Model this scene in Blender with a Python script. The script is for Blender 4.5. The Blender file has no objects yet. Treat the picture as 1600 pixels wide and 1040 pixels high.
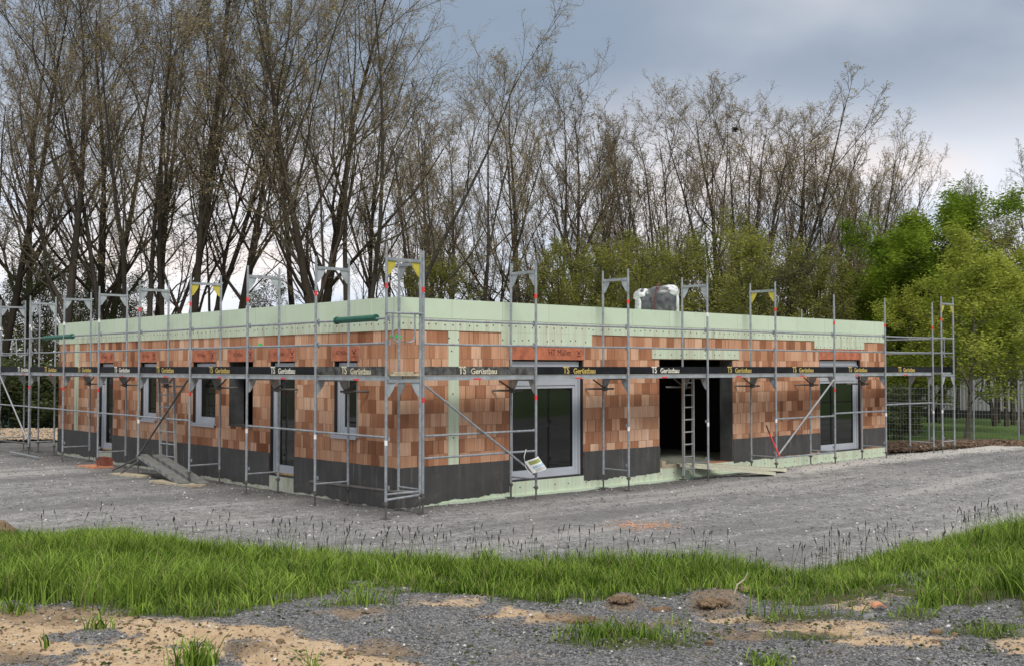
import bpy, math, random
import numpy as np
from mathutils import Vector, Matrix
R = math.radians
random.seed(7)
rng = np.random.default_rng(11)
scene = bpy.context.scene
col = scene.collection

# ---------------------------------------------------------------- camera
CAM = np.array([-11.672, -16.12, 2.505]); PITCH = R(1.758); YAW = R(48.088); F = 1729.5
cam_d = bpy.data.cameras.new('camera'); cam = bpy.data.objects.new('camera', cam_d); col.objects.link(cam)
cam_d.sensor_width = 36; cam_d.lens = 36 * F / 1600; cam_d.clip_end = 3000; cam_d.clip_start = 0.1
cam.location = CAM; cam.rotation_euler = (R(90) + PITCH, 0, YAW - R(90))
scene.camera = cam
FW = np.array([math.cos(YAW), math.sin(YAW), 0]); RT = np.array([math.sin(YAW), -math.cos(YAW), 0])
FP = np.array([math.cos(PITCH) * math.cos(YAW), math.cos(PITCH) * math.sin(YAW), math.sin(PITCH)]); UP = np.cross(RT, FP)
def at(px, depth, z=0.0):
    """ground point seen in the photo's column px at a given distance"""
    p = CAM + FW * depth + RT * (px - 800) / F * depth
    return Vector((p[0], p[1], z))
def height(py, depth): return 2.505 + (573 - py) / F * depth

# ---------------------------------------------------------------- render / world / sun
scene.view_settings.view_transform = 'Standard'; scene.view_settings.look = 'None'
scene.view_settings.gamma = 1; scene.view_settings.exposure = 0.58
SUN_EL, SUN_AZ = R(48), R(-118)      # direction the light comes from (math angle from +X)
world = bpy.data.worlds.new('World'); scene.world = world; world.use_nodes = True
nt = world.node_tree; nt.nodes.clear()
def N(nt, t, **k):
    n = nt.nodes.new(t)
    for a, b in k.items():
        if a == 'inp':
            for i, v in b.items(): n.inputs[i].default_value = v
        else: setattr(n, a, b)
    return n
def ramp(nt, stops, fac=None, interp='LINEAR'):
    n = nt.nodes.new('ShaderNodeValToRGB'); e = n.color_ramp.elements; n.color_ramp.interpolation = interp
    while len(e) < len(stops): e.new(0.5)
    for i, (p, c) in enumerate(stops):
        e[i].position = p; e[i].color = (c[0], c[1], c[2], 1) if not isinstance(c, (int, float)) else (c, c, c, 1)
    if fac is not None: nt.links.new(fac, n.inputs[0])
    return n
def M(nt, op, a, b=None, c=None):
    n = nt.nodes.new('ShaderNodeMath'); n.operation = op
    for i, v in enumerate((a, b, c)):
        if v is None: continue
        if isinstance(v, (int, float)): n.inputs[i].default_value = v
        else: nt.links.new(v, n.inputs[i])
    return n.outputs[0]
def MR(nt, v, a, b, c=0.0, d=1.0, smooth=True):
    n = nt.nodes.new('ShaderNodeMapRange'); n.interpolation_type = 'SMOOTHSTEP' if smooth else 'LINEAR'
    nt.links.new(v, n.inputs[0])
    for i, x in zip((1, 2, 3, 4), (a, b, c, d)): n.inputs[i].default_value = x
    return n.outputs[0]
def MIX(nt, f, a, b, mode='MIX'):
    n = nt.nodes.new('ShaderNodeMix'); n.data_type = 'RGBA'; n.blend_type = mode; n.clamp_factor = True
    for i, v in ((0, f), (6, a), (7, b)):
        if isinstance(v, (int, float)): n.inputs[i].default_value = v
        elif isinstance(v, tuple): n.inputs[i].default_value = (v[0], v[1], v[2], 1)
        else: nt.links.new(v, n.inputs[i])
    return n.outputs[2]
def NOISE(nt, vec, scale, detail=4, rough=0.55, dist=0.0):
    n = nt.nodes.new('ShaderNodeTexNoise'); n.inputs['Scale'].default_value = scale
    n.inputs['Detail'].default_value = detail; n.inputs['Roughness'].default_value = rough; n.inputs['Distortion'].default_value = dist
    if vec is not None: nt.links.new(vec, n.inputs['Vector'])
    return n.outputs[0]
L = nt.links.new
tc = N(nt, 'ShaderNodeTexCoord'); sp = N(nt, 'ShaderNodeSeparateXYZ'); L(tc.outputs['Generated'], sp.inputs[0])
zz = M(nt, 'ADD', M(nt, 'MAXIMUM', sp.outputs[2], 0.0), 0.22)
cv = N(nt, 'ShaderNodeCombineXYZ'); L(M(nt, 'DIVIDE', sp.outputs[0], zz), cv.inputs[0]); L(M(nt, 'DIVIDE', sp.outputs[1], zz), cv.inputs[1])
n1 = NOISE(nt, cv.outputs[0], 0.75, 5, 0.5, 0.5)
n2 = NOISE(nt, cv.outputs[0], 2.3, 4, 0.5, 0.3)
cl = M(nt, 'ADD', M(nt, 'MULTIPLY', n1, 0.75), M(nt, 'MULTIPLY', n2, 0.25))
clouds = ramp(nt, [(0.34, (0.26, 0.33, 0.43)), (0.47, (0.315, 0.375, 0.465)), (0.56, (0.42, 0.47, 0.55)), (0.70, (0.62, 0.64, 0.69))], cl)
n3 = NOISE(nt, cv.outputs[0], 1.1, 4, 0.5, 0.2)
hor = ramp(nt, [(0.35, (0.72, 0.80, 0.94)), (0.52, (0.95, 0.95, 1.0)), (0.65, (1.05, 0.95, 0.92))], n3)
hz = MR(nt, sp.outputs[2], 0.27, 0.13)
cc = MIX(nt, hz, clouds.outputs[0], hor.outputs[0])
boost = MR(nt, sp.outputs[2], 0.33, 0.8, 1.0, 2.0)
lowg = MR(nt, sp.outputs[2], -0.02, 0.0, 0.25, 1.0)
cc = MIX(nt, MR(nt, sp.outputs[2], 0.33, 0.6), cc, (0.56, 0.55, 0.53))
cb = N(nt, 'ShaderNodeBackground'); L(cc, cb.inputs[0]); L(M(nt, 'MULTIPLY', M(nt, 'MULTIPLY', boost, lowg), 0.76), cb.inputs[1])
sky = N(nt, 'ShaderNodeTexSky'); sky.sky_type = 'NISHITA'; sky.sun_disc = False; sky.sun_elevation = SUN_EL
sky.sun_rotation = R(90) - SUN_AZ
sb = N(nt, 'ShaderNodeBackground'); L(sky.outputs[0], sb.inputs[0]); sb.inputs[1].default_value = 0.05
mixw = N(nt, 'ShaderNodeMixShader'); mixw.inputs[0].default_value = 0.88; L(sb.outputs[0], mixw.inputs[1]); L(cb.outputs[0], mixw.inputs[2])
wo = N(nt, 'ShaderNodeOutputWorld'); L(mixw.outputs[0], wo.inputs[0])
sd = bpy.data.lights.new('sun', 'SUN'); sd.energy = 1.5; sd.angle = R(20); sd.color = (1.0, 0.96, 0.9)
sun = bpy.data.objects.new('sun', sd); col.objects.link(sun)
dv = Vector((math.cos(SUN_EL) * math.cos(SUN_AZ), math.cos(SUN_EL) * math.sin(SUN_AZ), math.sin(SUN_EL)))
sun.rotation_euler = dv.to_track_quat('Z', 'Y').to_euler(); sun.location = (0, -10, 30)

# ---------------------------------------------------------------- materials
def newmat(name):
    m = bpy.data.materials.new(name); m.use_nodes = True; t = m.node_tree; t.nodes.clear()
    o = t.nodes.new('ShaderNodeOutputMaterial'); b = t.nodes.new('ShaderNodeBsdfPrincipled'); t.links.new(b.outputs[0], o.inputs[0])
    return m, t, b
def setc(t, b, inp, v):
    if isinstance(v, tuple): b.inputs[inp].default_value = (v[0], v[1], v[2], 1)
    elif isinstance(v, (int, float)): b.inputs[inp].default_value = v
    else: t.links.new(v, b.inputs[inp])
def bump(t, b, h, strength=0.3, dist=0.01):
    n = t.nodes.new('ShaderNodeBump'); n.inputs['Strength'].default_value = strength; n.inputs['Distance'].default_value = dist
    t.links.new(h, n.inputs['Height']); t.links.new(n.outputs[0], b.inputs['Normal'])
def pos(t): return t.nodes.new('ShaderNodeNewGeometry').outputs['Position']
def objc(t): return t.nodes.new('ShaderNodeTexCoord').outputs['Object']
def plain(name, c, rough=0.6, metal=0.0, var=0.15, scale=6.0, bmp=0.0, spec=0.5, c2=None):
    m, t, b = newmat(name); v = pos(t)
    n = NOISE(t, v, scale, 5, 0.6)
    a = tuple(x * (1 - var) for x in c); d = c2 or tuple(min(1, x * (1 + var)) for x in c)
    r = ramp(t, [(0.35, a), (0.65, d)], n)
    setc(t, b, 'Base Color', r.outputs[0]); setc(t, b, 'Roughness', rough); setc(t, b, 'Metallic', metal); b.inputs['Specular IOR Level'].default_value = spec
    if bmp: bump(t, b, NOISE(t, v, scale * 6, 4), bmp, 0.01)
    return m
def mat_galv():
    m, t, b = newmat('galvanised_steel'); v = pos(t)
    n = NOISE(t, v, 9, 6, 0.7); n2 = NOISE(t, v, 55, 3, 0.6)
    r = ramp(t, [(0.3, (0.17, 0.19, 0.21)), (0.5, (0.30, 0.325, 0.35)), (0.62, (0.40, 0.42, 0.44)), (0.75, (0.27, 0.25, 0.23))], M(t, 'ADD', M(t, 'MULTIPLY', n, 0.7), M(t, 'MULTIPLY', n2, 0.3)))
    setc(t, b, 'Base Color', r.outputs[0]); setc(t, b, 'Roughness', 0.55); setc(t, b, 'Metallic', 0.35)
    bump(t, b, n2, 0.15, 0.002); return m
def mat_brick():
    m, t, b = newmat('fired_clay_block'); v = pos(t); s = t.nodes.new('ShaderNodeSeparateXYZ'); t.links.new(v, s.inputs[0])
    u = M(t, 'ADD', M(t, 'ADD', s.outputs[0], s.outputs[1]), 40.0)
    zr = M(t, 'DIVIDE', M(t, 'ADD', s.outputs[2], 5.0 - 0.16), 0.25)   # courses of 25 cm
    row = M(t, 'FLOOR', zr); fz = M(t, 'FRACT', zr)
    def WN(*a):
        w = t.nodes.new('ShaderNodeTexWhiteNoise'); w.noise_dimensions = '3D'; c = t.nodes.new('ShaderNodeCombineXYZ')
        for i, x in enumerate(a):
            if isinstance(x, (int, float)): c.inputs[i].default_value = x
            else: t.links.new(x, c.inputs[i])
        t.links.new(c.outputs[0], w.inputs[0]); return w.outputs[0]
    ur = M(t, 'ADD', M(t, 'DIVIDE', u, 0.25), M(t, 'MULTIPLY', WN(row, 3.3, 0.5), 1.0))
    # some blocks are cut in half
    cb_ = M(t, 'FLOOR', ur); f0 = M(t, 'FRACT', ur)
    half = M(t, 'GREATER_THAN', WN(cb_, row, 9.1), 0.86)
    sub = M(t, 'MULTIPLY', half, M(t, 'GREATER_THAN', f0, 0.5))
    cid = M(t, 'ADD', cb_, M(t, 'MULTIPLY', sub, 0.5))
    rnd = WN(cid, row, 1.7); rnd2 = WN(cid, row, 5.2)
    big = NOISE(t, v, 0.45, 3, 0.6)
    fac = M(t, 'ADD', M(t, 'MULTIPLY', rnd, 0.72), M(t, 'MULTIPLY', M(t, 'SUBTRACT', big, 0.36), 0.9))
    base = ramp(t, [(0.02, (0.20, 0.075, 0.035)), (0.14, (0.30, 0.13, 0.07)), (0.30, (0.43, 0.20, 0.112)), (0.58, (0.57, 0.315, 0.195)), (0.95, (0.74, 0.49, 0.345))], fac)
    # vertical combed grooves, per block
    cvv = t.nodes.new('ShaderNodeCombineXYZ'); t.links.new(M(t, 'ADD', u, M(t, 'MULTIPLY', rnd2, 7.0)), cvv.inputs[0]); t.links.new(M(t, 'MULTIPLY', s.outputs[2], 0.06), cvv.inputs[1]); t.links.new(row, cvv.inputs[2])
    gr = NOISE(t, cvv.outputs[0], 22, 3, 0.6)
    g2 = M(t, 'ADD', 0.55, M(t, 'MULTIPLY', gr, 0.85))
    cgrey = t.nodes.new('ShaderNodeCombineColor')
    for i in range(3): t.links.new(g2, cgrey.inputs[i])
    c1 = MIX(t, 1.0, base.outputs[0], cgrey.outputs[0], 'MULTIPLY')
    # pale lime splashes running down
    st = t.nodes.new('ShaderNodeMapping'); st.inputs['Scale'].default_value = (1, 1, 0.25); t.links.new(v, st.inputs[0])
    sn = NOISE(t, st.outputs[0], 6.5, 5, 0.65)
    c2 = MIX(t, MR(t, sn, 0.62, 0.78, 0, 0.55), c1, (0.55, 0.42, 0.33))
    sn2 = NOISE(t, st.outputs[0], 2.3, 5, 0.65)
    c3 = MIX(t, MR(t, sn2, 0.60, 0.76, 0, 0.5), c2, (0.22, 0.12, 0.08))
    # joints
    du = M(t, 'MINIMUM', f0, M(t, 'SUBTRACT', 1.0, f0)); du2 = M(t, 'ABSOLUTE', M(t, 'SUBTRACT', f0, 0.5))
    du = M(t, 'MINIMUM', du, M(t, 'ADD', du2, M(t, 'MULTIPLY', M(t, 'SUBTRACT', 1.0, half), 1.0)))
    wv = M(t, 'ADD', 0.012, M(t, 'MULTIPLY', M(t, 'GREATER_THAN', WN(cid, row, 2.9), 0.9), 0.05))
    ju = M(t, 'LESS_THAN', du, wv)
    jz = M(t, 'LESS_THAN', M(t, 'MINIMUM', fz, M(t, 'SUBTRACT', 1.0, fz)), 0.013)
    c4 = MIX(t, M(t, 'MULTIPLY', ju, 0.75), c3, (0.13, 0.085, 0.06))
    c5 = MIX(t, M(t, 'MULTIPLY', jz, 0.6), c4, (0.20, 0.12, 0.085))
    setc(t, b, 'Base Color', c5); setc(t, b, 'Roughness', 0.9); b.inputs['Specular IOR Level'].default_value = 0.2
    h = M(t, 'SUBTRACT', M(t, 'ADD', M(t, 'MULTIPLY', gr, 0.5), M(t, 'MULTIPLY', rnd2, 0.7)), M(t, 'MAXIMUM', ju, jz))
    bump(t, b, h, 0.7, 0.006); return m
def mat_xps(name, lower):
    m, t, b = newmat(name); v = pos(t); s = t.nodes.new('ShaderNodeSeparateXYZ'); t.links.new(v, s.inputs[0])
    u = M(t, 'ADD', M(t, 'ADD', s.outputs[0], s.outputs[1]), 40.0)
    base = (0.52, 0.64, 0.48)
    n = NOISE(t, v, 1.2, 4, 0.6)
    c = ramp(t, [(0.3, (0.55, 0.65, 0.49)), (0.7, (0.615, 0.71, 0.56))], n).outputs[0]
    if lower:
        mp = t.nodes.new('ShaderNodeMapping'); mp.inputs['Scale'].default_value = (1, 1, 0.05); t.links.new(v, mp.inputs[0])
        g = NOISE(t, mp.outputs[0], 11, 5, 0.7)
        c = MIX(t, MR(t, g, 0.42, 0.68, 0, 0.75), c, (0.50, 0.47, 0.35))
        g2 = NOISE(t, mp.outputs[0], 5, 5, 0.7)
        c = MIX(t, MR(t, g2, 0.54, 0.72, 0, 0.6), c, (0.27, 0.24, 0.19))
        j = M(t, 'LESS_THAN', M(t, 'FRACT', M(t, 'DIVIDE', u, 0.305)), 0.02)
        c = MIX(t, M(t, 'MULTIPLY', j, 0.35), c, (0.25, 0.27, 0.2))
        # dark fixings, two loose rows
        def dots(z0, per, seed):
            w = t.nodes.new('ShaderNodeTexWhiteNoise'); w.noise_dimensions = '2D'; cx = t.nodes.new('ShaderNodeCombineXYZ')
            q = M(t, 'DIVIDE', u, per); t.links.new(M(t, 'FLOOR', q), cx.inputs[0]); cx.inputs[1].default_value = seed; t.links.new(cx.outputs[0], w.inputs[0])
            sc = t.nodes.new('ShaderNodeSeparateColor'); t.links.new(w.outputs[1], sc.inputs[0])
            fx = M(t, 'SUBTRACT', M(t, 'FRACT', q), M(t, 'ADD', 0.25, M(t, 'MULTIPLY', sc.outputs[0], 0.5)))
            dx = M(t, 'MULTIPLY', fx, per); dz = M(t, 'SUBTRACT', M(t, 'SUBTRACT', s.outputs[2], z0), M(t, 'MULTIPLY', M(t, 'SUBTRACT', sc.outputs[1], 0.5), 0.03))
            d = M(t, 'SQRT', M(t, 'ADD', M(t, 'MULTIPLY', dx, dx), M(t, 'MULTIPLY', dz, dz)))
            return M(t, 'LESS_THAN', d, 0.017)
        dd = M(t, 'MAXIMUM', M(t, 'MAXIMUM', dots(3.29, 0.2, 1.0), dots(3.03, 0.22, 2.0)), M(t, 'MAXIMUM', dots(2.79, 0.3, 3.0), dots(0.14, 0.47, 4.0)))
        dd = M(t, 'MAXIMUM', dd, M(t, 'MAXIMUM', dots(2.0, 0.3, 5.0), dots(1.2, 0.28, 6.0)))
        c = MIX(t, M(t, 'MULTIPLY', dd, 0.9), c, (0.03, 0.03, 0.03))
    else:
        wn_ = t.nodes.new('ShaderNodeTexWhiteNoise'); wn_.noise_dimensions = '1D'; t.links.new(M(t, 'FLOOR', M(t, 'DIVIDE', u, 1.25)), wn_.inputs['W']); c = MIX(t, M(t, 'MULTIPLY', wn_.outputs[0], 0.35), c, (0.47, 0.60, 0.44))
        c = MIX(t, MR(t, NOISE(t, v, 2.6, 6, 0.75), 0.56, 0.72, 0, 0.45), c, (0.45, 0.46, 0.36))
        j = M(t, 'LESS_THAN', M(t, 'FRACT', M(t, 'DIVIDE', u, 1.25)), 0.009)
        c = MIX(t, M(t, 'MULTIPLY', j, 0.6), c, (0.3, 0.36, 0.27))
        vo = t.nodes.new('ShaderNodeTexVoronoi'); vo.inputs['Scale'].default_value = 3.4; t.links.new(v, vo.inputs['Vector'])
        c = MIX(t, MR(t, vo.outputs[0], 0.10, 0.06, 0, 0.35), c, (0.72, 0.80, 0.68))
    setc(t, b, 'Base Color', c); setc(t, b, 'Roughness', 0.75); b.inputs['Specular IOR Level'].default_value = 0.3
    bump(t, b, NOISE(t, v, 30, 3), 0.1, 0.004); return m
def mat_bitumen():
    m, t, b = newmat('bitumen_coating'); v = pos(t)
    mp = t.nodes.new('ShaderNodeMapping'); mp.inputs['Scale'].default_value = (1, 1, 0.1); t.links.new(v, mp.inputs[0])
    g = NOISE(t, mp.outputs[0], 9, 5, 0.65); n = NOISE(t, v, 2.0, 5, 0.6)
    c = ramp(t, [(0.3, (0.048, 0.047, 0.047)), (0.7, (0.095, 0.093, 0.091))], M(t, 'ADD', M(t, 'MULTIPLY', g, 0.5), M(t, 'MULTIPLY', n, 0.5))).outputs[0]
    c = MIX(t, MR(t, g, 0.58, 0.75, 0, 0.5), c, (0.2, 0.19, 0.17)); c = MIX(t, MR(t, NOISE(t, v, 3.5, 7, 0.75), 0.55, 0.7, 0, 0.4), c, (0.16, 0.15, 0.135))
    setc(t, b, 'Base Color', c); setc(t, b, 'Roughness', 0.62); b.inputs['Specular IOR Level'].default_value = 0.3
    bump(t, b, NOISE(t, v, 14, 5), 0.25, 0.01); return m
def mat_concrete():
    m, t, b = newmat('raw_concrete'); v = pos(t)
    mp = t.nodes.new('ShaderNodeMapping'); mp.inputs['Scale'].default_value = (1, 1, 0.3); t.links.new(v, mp.inputs[0])
    n = NOISE(t, mp.outputs[0], 4, 6, 0.7)
    c = ramp(t, [(0.3, (0.30, 0.31, 0.25)), (0.5, (0.46, 0.48, 0.39)), (0.72, (0.58, 0.61, 0.51))], n).outputs[0]
    setc(t, b, 'Base Color', c); setc(t, b, 'Roughness', 0.9); bump(t, b, n, 0.3, 0.01); return m
def mat_bark(name, c, tw=(0.20, 0.165, 0.118)):
    m, t, b = newmat(name); v = objc(t)
    mp = t.nodes.new('ShaderNodeMapping'); mp.inputs['Scale'].default_value = (1, 1, 0.18); t.links.new(v, mp.inputs[0])
    n = NOISE(t, mp.outputs[0], 9, 5, 0.7)
    r = ramp(t, [(0.3, tuple(x * 0.55 for x in c)), (0.7, tuple(x * 1.35 for x in c))], n).outputs[0]
    g = NOISE(t, v, 0.7, 3); r = MIX(t, MR(t, g, 0.5, 0.75, 0, 0.4), r, (0.07, 0.08, 0.035))
    a = t.nodes.new('ShaderNodeAttribute'); a.attribute_name = 'tint'; r = MIX(t, a.outputs['Fac'], r, tw)  # finer twigs paler: sunlit look of the upper crown put into the colour
    setc(t, b, 'Base Color', r); setc(t, b, 'Roughness', 0.95); b.inputs['Specular IOR Level'].default_value = 0.15
    bump(t, b, n, 0.6, 0.03); return m
def mat_leaf(name, a, c, trans=0.45):
    m = bpy.data.materials.new(name); m.use_nodes = True; t = m.node_tree; t.nodes.clear()
    o = t.nodes.new('ShaderNodeOutputMaterial'); at_ = t.nodes.new('ShaderNodeAttribute'); at_.attribute_name = 'tint'
    r = ramp(t, [(0.0, a), (1.0, c)], at_.outputs['Fac']).outputs[0]
    d = t.nodes.new('ShaderNodeBsdfDiffuse'); tr = t.nodes.new('ShaderNodeBsdfTranslucent'); mx = t.nodes.new('ShaderNodeMixShader'); mx.inputs[0].default_value = trans
    t.links.new(r, d.inputs[0]); t.links.new(r, tr.inputs[0]); t.links.new(d.outputs[0], mx.inputs[1]); t.links.new(tr.outputs[0], mx.inputs[2]); t.links.new(mx.outputs[0], o.inputs[0])
    return m
def mat_glass():
    m, t, b = newmat('dark_window_glass'); v = pos(t)
    n = NOISE(t, v, 1.1, 2)
    c = ramp(t, [(0.3, (0.006, 0.007, 0.008)), (0.7, (0.013, 0.015, 0.014))], n).outputs[0]
    setc(t, b, 'Base Color', c); setc(t, b, 'Roughness', 0.04); b.inputs['Specular IOR Level'].default_value = 0.7
    bump(t, b, NOISE(t, v, 1.5, 1), 0.03, 0.02); return m
def mat_gravel(name, dark, mid, light, warm, scale=28.0, patches=True):
    m, t, b = newmat(name); v = pos(t)
    vo = t.nodes.new('ShaderNodeTexVoronoi'); vo.inputs['Scale'].default_value = scale; t.links.new(v, vo.inputs['Vector'])
    sc = t.nodes.new('ShaderNodeSeparateColor'); t.links.new(vo.outputs['Color'], sc.inputs[0])
    vo2 = t.nodes.new('ShaderNodeTexVoronoi'); vo2.inputs['Scale'].default_value = scale * 0.36; t.links.new(v, vo2.inputs['Vector'])
    sc2 = t.nodes.new('ShaderNodeSeparateColor'); t.links.new(vo2.outputs['Color'], sc2.inputs[0])
    n = NOISE(t, v, 0.35, 5, 0.6); nn = NOISE(t, v, 3.0, 6, 0.7)
    k = M(t, 'ADD', M(t, 'ADD', M(t, 'MULTIPLY', sc.outputs[0], 0.40), M(t, 'MULTIPLY', sc2.outputs[0], 0.22)), M(t, 'ADD', M(t, 'MULTIPLY', n, 0.32), M(t, 'MULTIPLY', M(t, 'SUBTRACT', nn, 0.5), 0.7)))
    c = ramp(t, [(0.15, dark), (0.5, mid), (0.85, light)], k).outputs[0]
    if patches:
        n4 = NOISE(t, v, 0.25, 4, 0.6, 0.6)
        c = MIX(t, MR(t, n4, 0.55, 0.72, 0, 0.45), c, warm)
    if patches:
        rot = t.nodes.new('ShaderNodeMapping'); rot.inputs['Rotation'].default_value = (0, 0, R(-28)); rot.inputs['Scale'].default_value = (0.05, 0.55, 1); t.links.new(v, rot.inputs[0])
        tr = NOISE(t, rot.outputs[0], 1.6, 3, 0.5, 0.4)
        c = MIX(t, MR(t, tr, 0.50, 0.62, 0, 0.6), c, (0.13, 0.13, 0.132)); c = MIX(t, MR(t, tr, 0.46, 0.34, 0, 0.55), c, (0.38, 0.37, 0.36))
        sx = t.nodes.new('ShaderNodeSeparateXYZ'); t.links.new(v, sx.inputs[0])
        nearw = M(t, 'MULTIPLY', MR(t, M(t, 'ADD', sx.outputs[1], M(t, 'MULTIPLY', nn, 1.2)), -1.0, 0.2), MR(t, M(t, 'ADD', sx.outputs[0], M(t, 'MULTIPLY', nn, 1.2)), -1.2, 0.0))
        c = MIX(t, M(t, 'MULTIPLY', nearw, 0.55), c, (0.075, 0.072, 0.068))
        rb = M(t, 'MULTIPLY', MR(t, M(t, 'ADD', sx.outputs[0], M(t, 'MULTIPLY', nn, 3.0)), 10.5, 13.0), MR(t, M(t, 'ABSOLUTE', M(t, 'ADD', sx.outputs[1], M(t, 'ADD', 0.4, nn))), 1.3, 0.5))
        c = MIX(t, M(t, 'MULTIPLY', rb, 0.75), c, (0.55, 0.53, 0.50))
    setc(t, b, 'Base Color', c); setc(t, b, 'Roughness', 0.95); b.inputs['Specular IOR Level'].default_value = 0.2
    bump(t, b, M(t, 'ADD', M(t, 'ADD', vo.outputs[0], M(t, 'MULTIPLY', vo2.outputs[0], 1.5)), M(t, 'MULTIPLY', nn, 1.5)), 0.45, 0.012); return m
MT = {}
MT['galv'] = mat_galv()
MT['galv_dark'] = plain('weathered_dark_steel', (0.11, 0.105, 0.10), 0.6, 0.3, 0.3)
MT['deck'] = plain('zinc_deck_edge', (0.36, 0.39, 0.41), 0.5, 0.3, 0.25, 3)
MT['alu'] = plain('aluminium', (0.40, 0.42, 0.42), 0.4, 0.5, 0.12)
MT['black'] = plain('black_painted_board', (0.010, 0.011, 0.014), 0.6, 0, 0.5, 4, 0.1, 0.2)
MT['worn'] = plain('worn_black_board', (0.075, 0.075, 0.072), 0.85, 0, 0.75, 9, 0.6)
MT['wood'] = plain('bare_timber', (0.42, 0.36, 0.26), 0.85, 0, 0.25, 8, 0.2)
MT['timber_y'] = plain('new_timber', (0.48, 0.30, 0.12), 0.8, 0, 0.25, 8, 0.2)
MT['yellow'] = plain('yellow_paint', (0.48, 0.41, 0.05), 0.5, 0, 0.15)
MT['ylet'] = plain('gold_lettering', (0.55, 0.41, 0.11), 0.6, 0, 0.12)
MT['clet'] = plain('cream_lettering', (0.62, 0.58, 0.42), 0.7, 0, 0.25, 20)
MT['plet'] = plain('pale_lettering', (0.74, 0.72, 0.62), 0.7, 0, 0.2, 20)
MT['red'] = plain('red_tape', (0.70, 0.05, 0.045), 0.5)
MT['white'] = plain('white_tape', (0.75, 0.75, 0.75), 0.5)
MT['brick'] = mat_brick()
MT['xps'] = mat_xps('green_insulation_board', False); MT['xpsl'] = mat_xps('stained_insulation_board', True)
MT['bit'] = mat_bitumen(); MT['conc'] = mat_concrete()
MT['lintel'] = plain('orange_clay_lintel', (0.46, 0.15, 0.08), 0.85, 0, 0.28, 5, 0.15)
MT['stamp'] = plain('dark_stamp_ink', (0.08, 0.025, 0.022), 0.9)
MT['mortar'] = plain('grey_mortar', (0.34, 0.28, 0.23), 0.95, 0, 0.3, 14, 0.5)
MT['frame'] = plain('grey_window_profile', (0.46, 0.49, 0.54), 0.4, 0, 0.05, 2)
MT['framed'] = plain('dark_gasket_and_gap', (0.02, 0.02, 0.022), 0.5)
MT['glass'] = mat_glass()
MT['reveal'] = plain('sealed_grey_reveal', (0.06, 0.065, 0.065), 0.85, 0, 0.3, 3, 0.2)
MT['green'] = plain('dark_green_sheath', (0.008, 0.10, 0.065), 0.45)
MT['spray'] = plain('green_spray_paint', (0.05, 0.62, 0.13), 0.8)
MT['inside'] = plain('interior_shade_black', (0.015, 0.015, 0.015), 0.9)  # near-black colour stands in for the shade of the unlit rooms
MT['film'] = plain('white_plastic_film', (0.55, 0.56, 0.58), 0.3, 0, 0.35, 9, 0.4)
MT['darkpack'] = plain('grey_wrapped_pack', (0.075, 0.078, 0.085), 0.3, 0, 0.6, 6, 0.3)
MT['strap'] = plain('brown_strap', (0.10, 0.03, 0.025), 0.6)
MT['ramp'] = plain('dusty_steel_plank', (0.55, 0.54, 0.42), 0.7, 0.1, 0.12)
MT['hole'] = plain('dark_hole', (0.05, 0.05, 0.04), 0.9)
MT['paper'] = plain('white_card', (0.78, 0.79, 0.78), 0.6, 0, 0.05)
MT['pgreen'] = plain('olive_print', (0.30, 0.35, 0.10), 0.6); MT['pblue'] = plain('blue_print', (0.35, 0.46, 0.56), 0.6); MT['pdark'] = plain('dark_print', (0.06, 0.06, 0.06), 0.6)
MT['rust'] = plain('rusty_board', (0.50, 0.22, 0.12), 0.85, 0, 0.2, 10, 0.3)
MT['redbrick'] = plain('hollow_red_brick', (0.22, 0.07, 0.045), 0.9, 0, 0.3, 12, 0.3)
MT['bark1'] = mat_bark('brown_bark', (0.040, 0.031, 0.024)); MT['bark2'] = mat_bark('grey_bark', (0.055, 0.046, 0.038)); MT['bark3'] = mat_bark('pale_grey_bark', (0.14, 0.12, 0.10))
MT['bud'] = mat_leaf('tan_buds', (0.24, 0.18, 0.085), (0.46, 0.37, 0.18), 0.35)
MT['bud_dark'] = mat_leaf('dark_catkins', (0.09, 0.07, 0.045), (0.22, 0.175, 0.10), 0.3)
MT['leaf_olive'] = mat_leaf('olive_young_leaves', (0.11, 0.13, 0.03), (0.42, 0.43, 0.105))
MT['leaf_dark'] = mat_leaf('dull_green_leaves', (0.05, 0.07, 0.03), (0.15, 0.18, 0.075))
MT['leaf_bright'] = mat_leaf('fresh_green_leaves', (0.08, 0.14, 0.015), (0.33, 0.44, 0.055))
MT['leaf_yellow'] = mat_leaf('yellow_green_leaves', (0.14, 0.19, 0.025), (0.48, 0.52, 0.10))
MT['grass'] = mat_leaf('grass_blades', (0.032, 0.078, 0.008), (0.33, 0.47, 0.09), 0.35)  # low dark end puts shadow among the blades into the colour
MT['stalk'] = plain('dry_grass_stalk', (0.10, 0.13, 0.05), 0.8); MT['seed'] = plain('dark_seed_head', (0.045, 0.035, 0.04), 0.9)
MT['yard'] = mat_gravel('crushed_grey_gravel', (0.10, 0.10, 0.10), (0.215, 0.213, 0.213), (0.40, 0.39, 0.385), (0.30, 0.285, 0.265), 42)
MT['stone'] = plain('grey_stone', (0.235, 0.233, 0.233), 0.9, 0, 0.45, 3)
MT['dstone'] = plain('slate_chippings', (0.105, 0.107, 0.115), 0.85, 0, 0.5, 4)
MT['lstone'] = plain('pale_stone', (0.55, 0.53, 0.50), 0.9, 0, 0.2, 3)
MT['clod'] = plain('brown_soil', (0.17, 0.115, 0.07), 1.0, 0, 0.35, 12, 0.8)
MT['litter'] = plain('leaf_litter', (0.115, 0.075, 0.05), 1.0, 0, 0.55, 7, 0.8)
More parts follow.
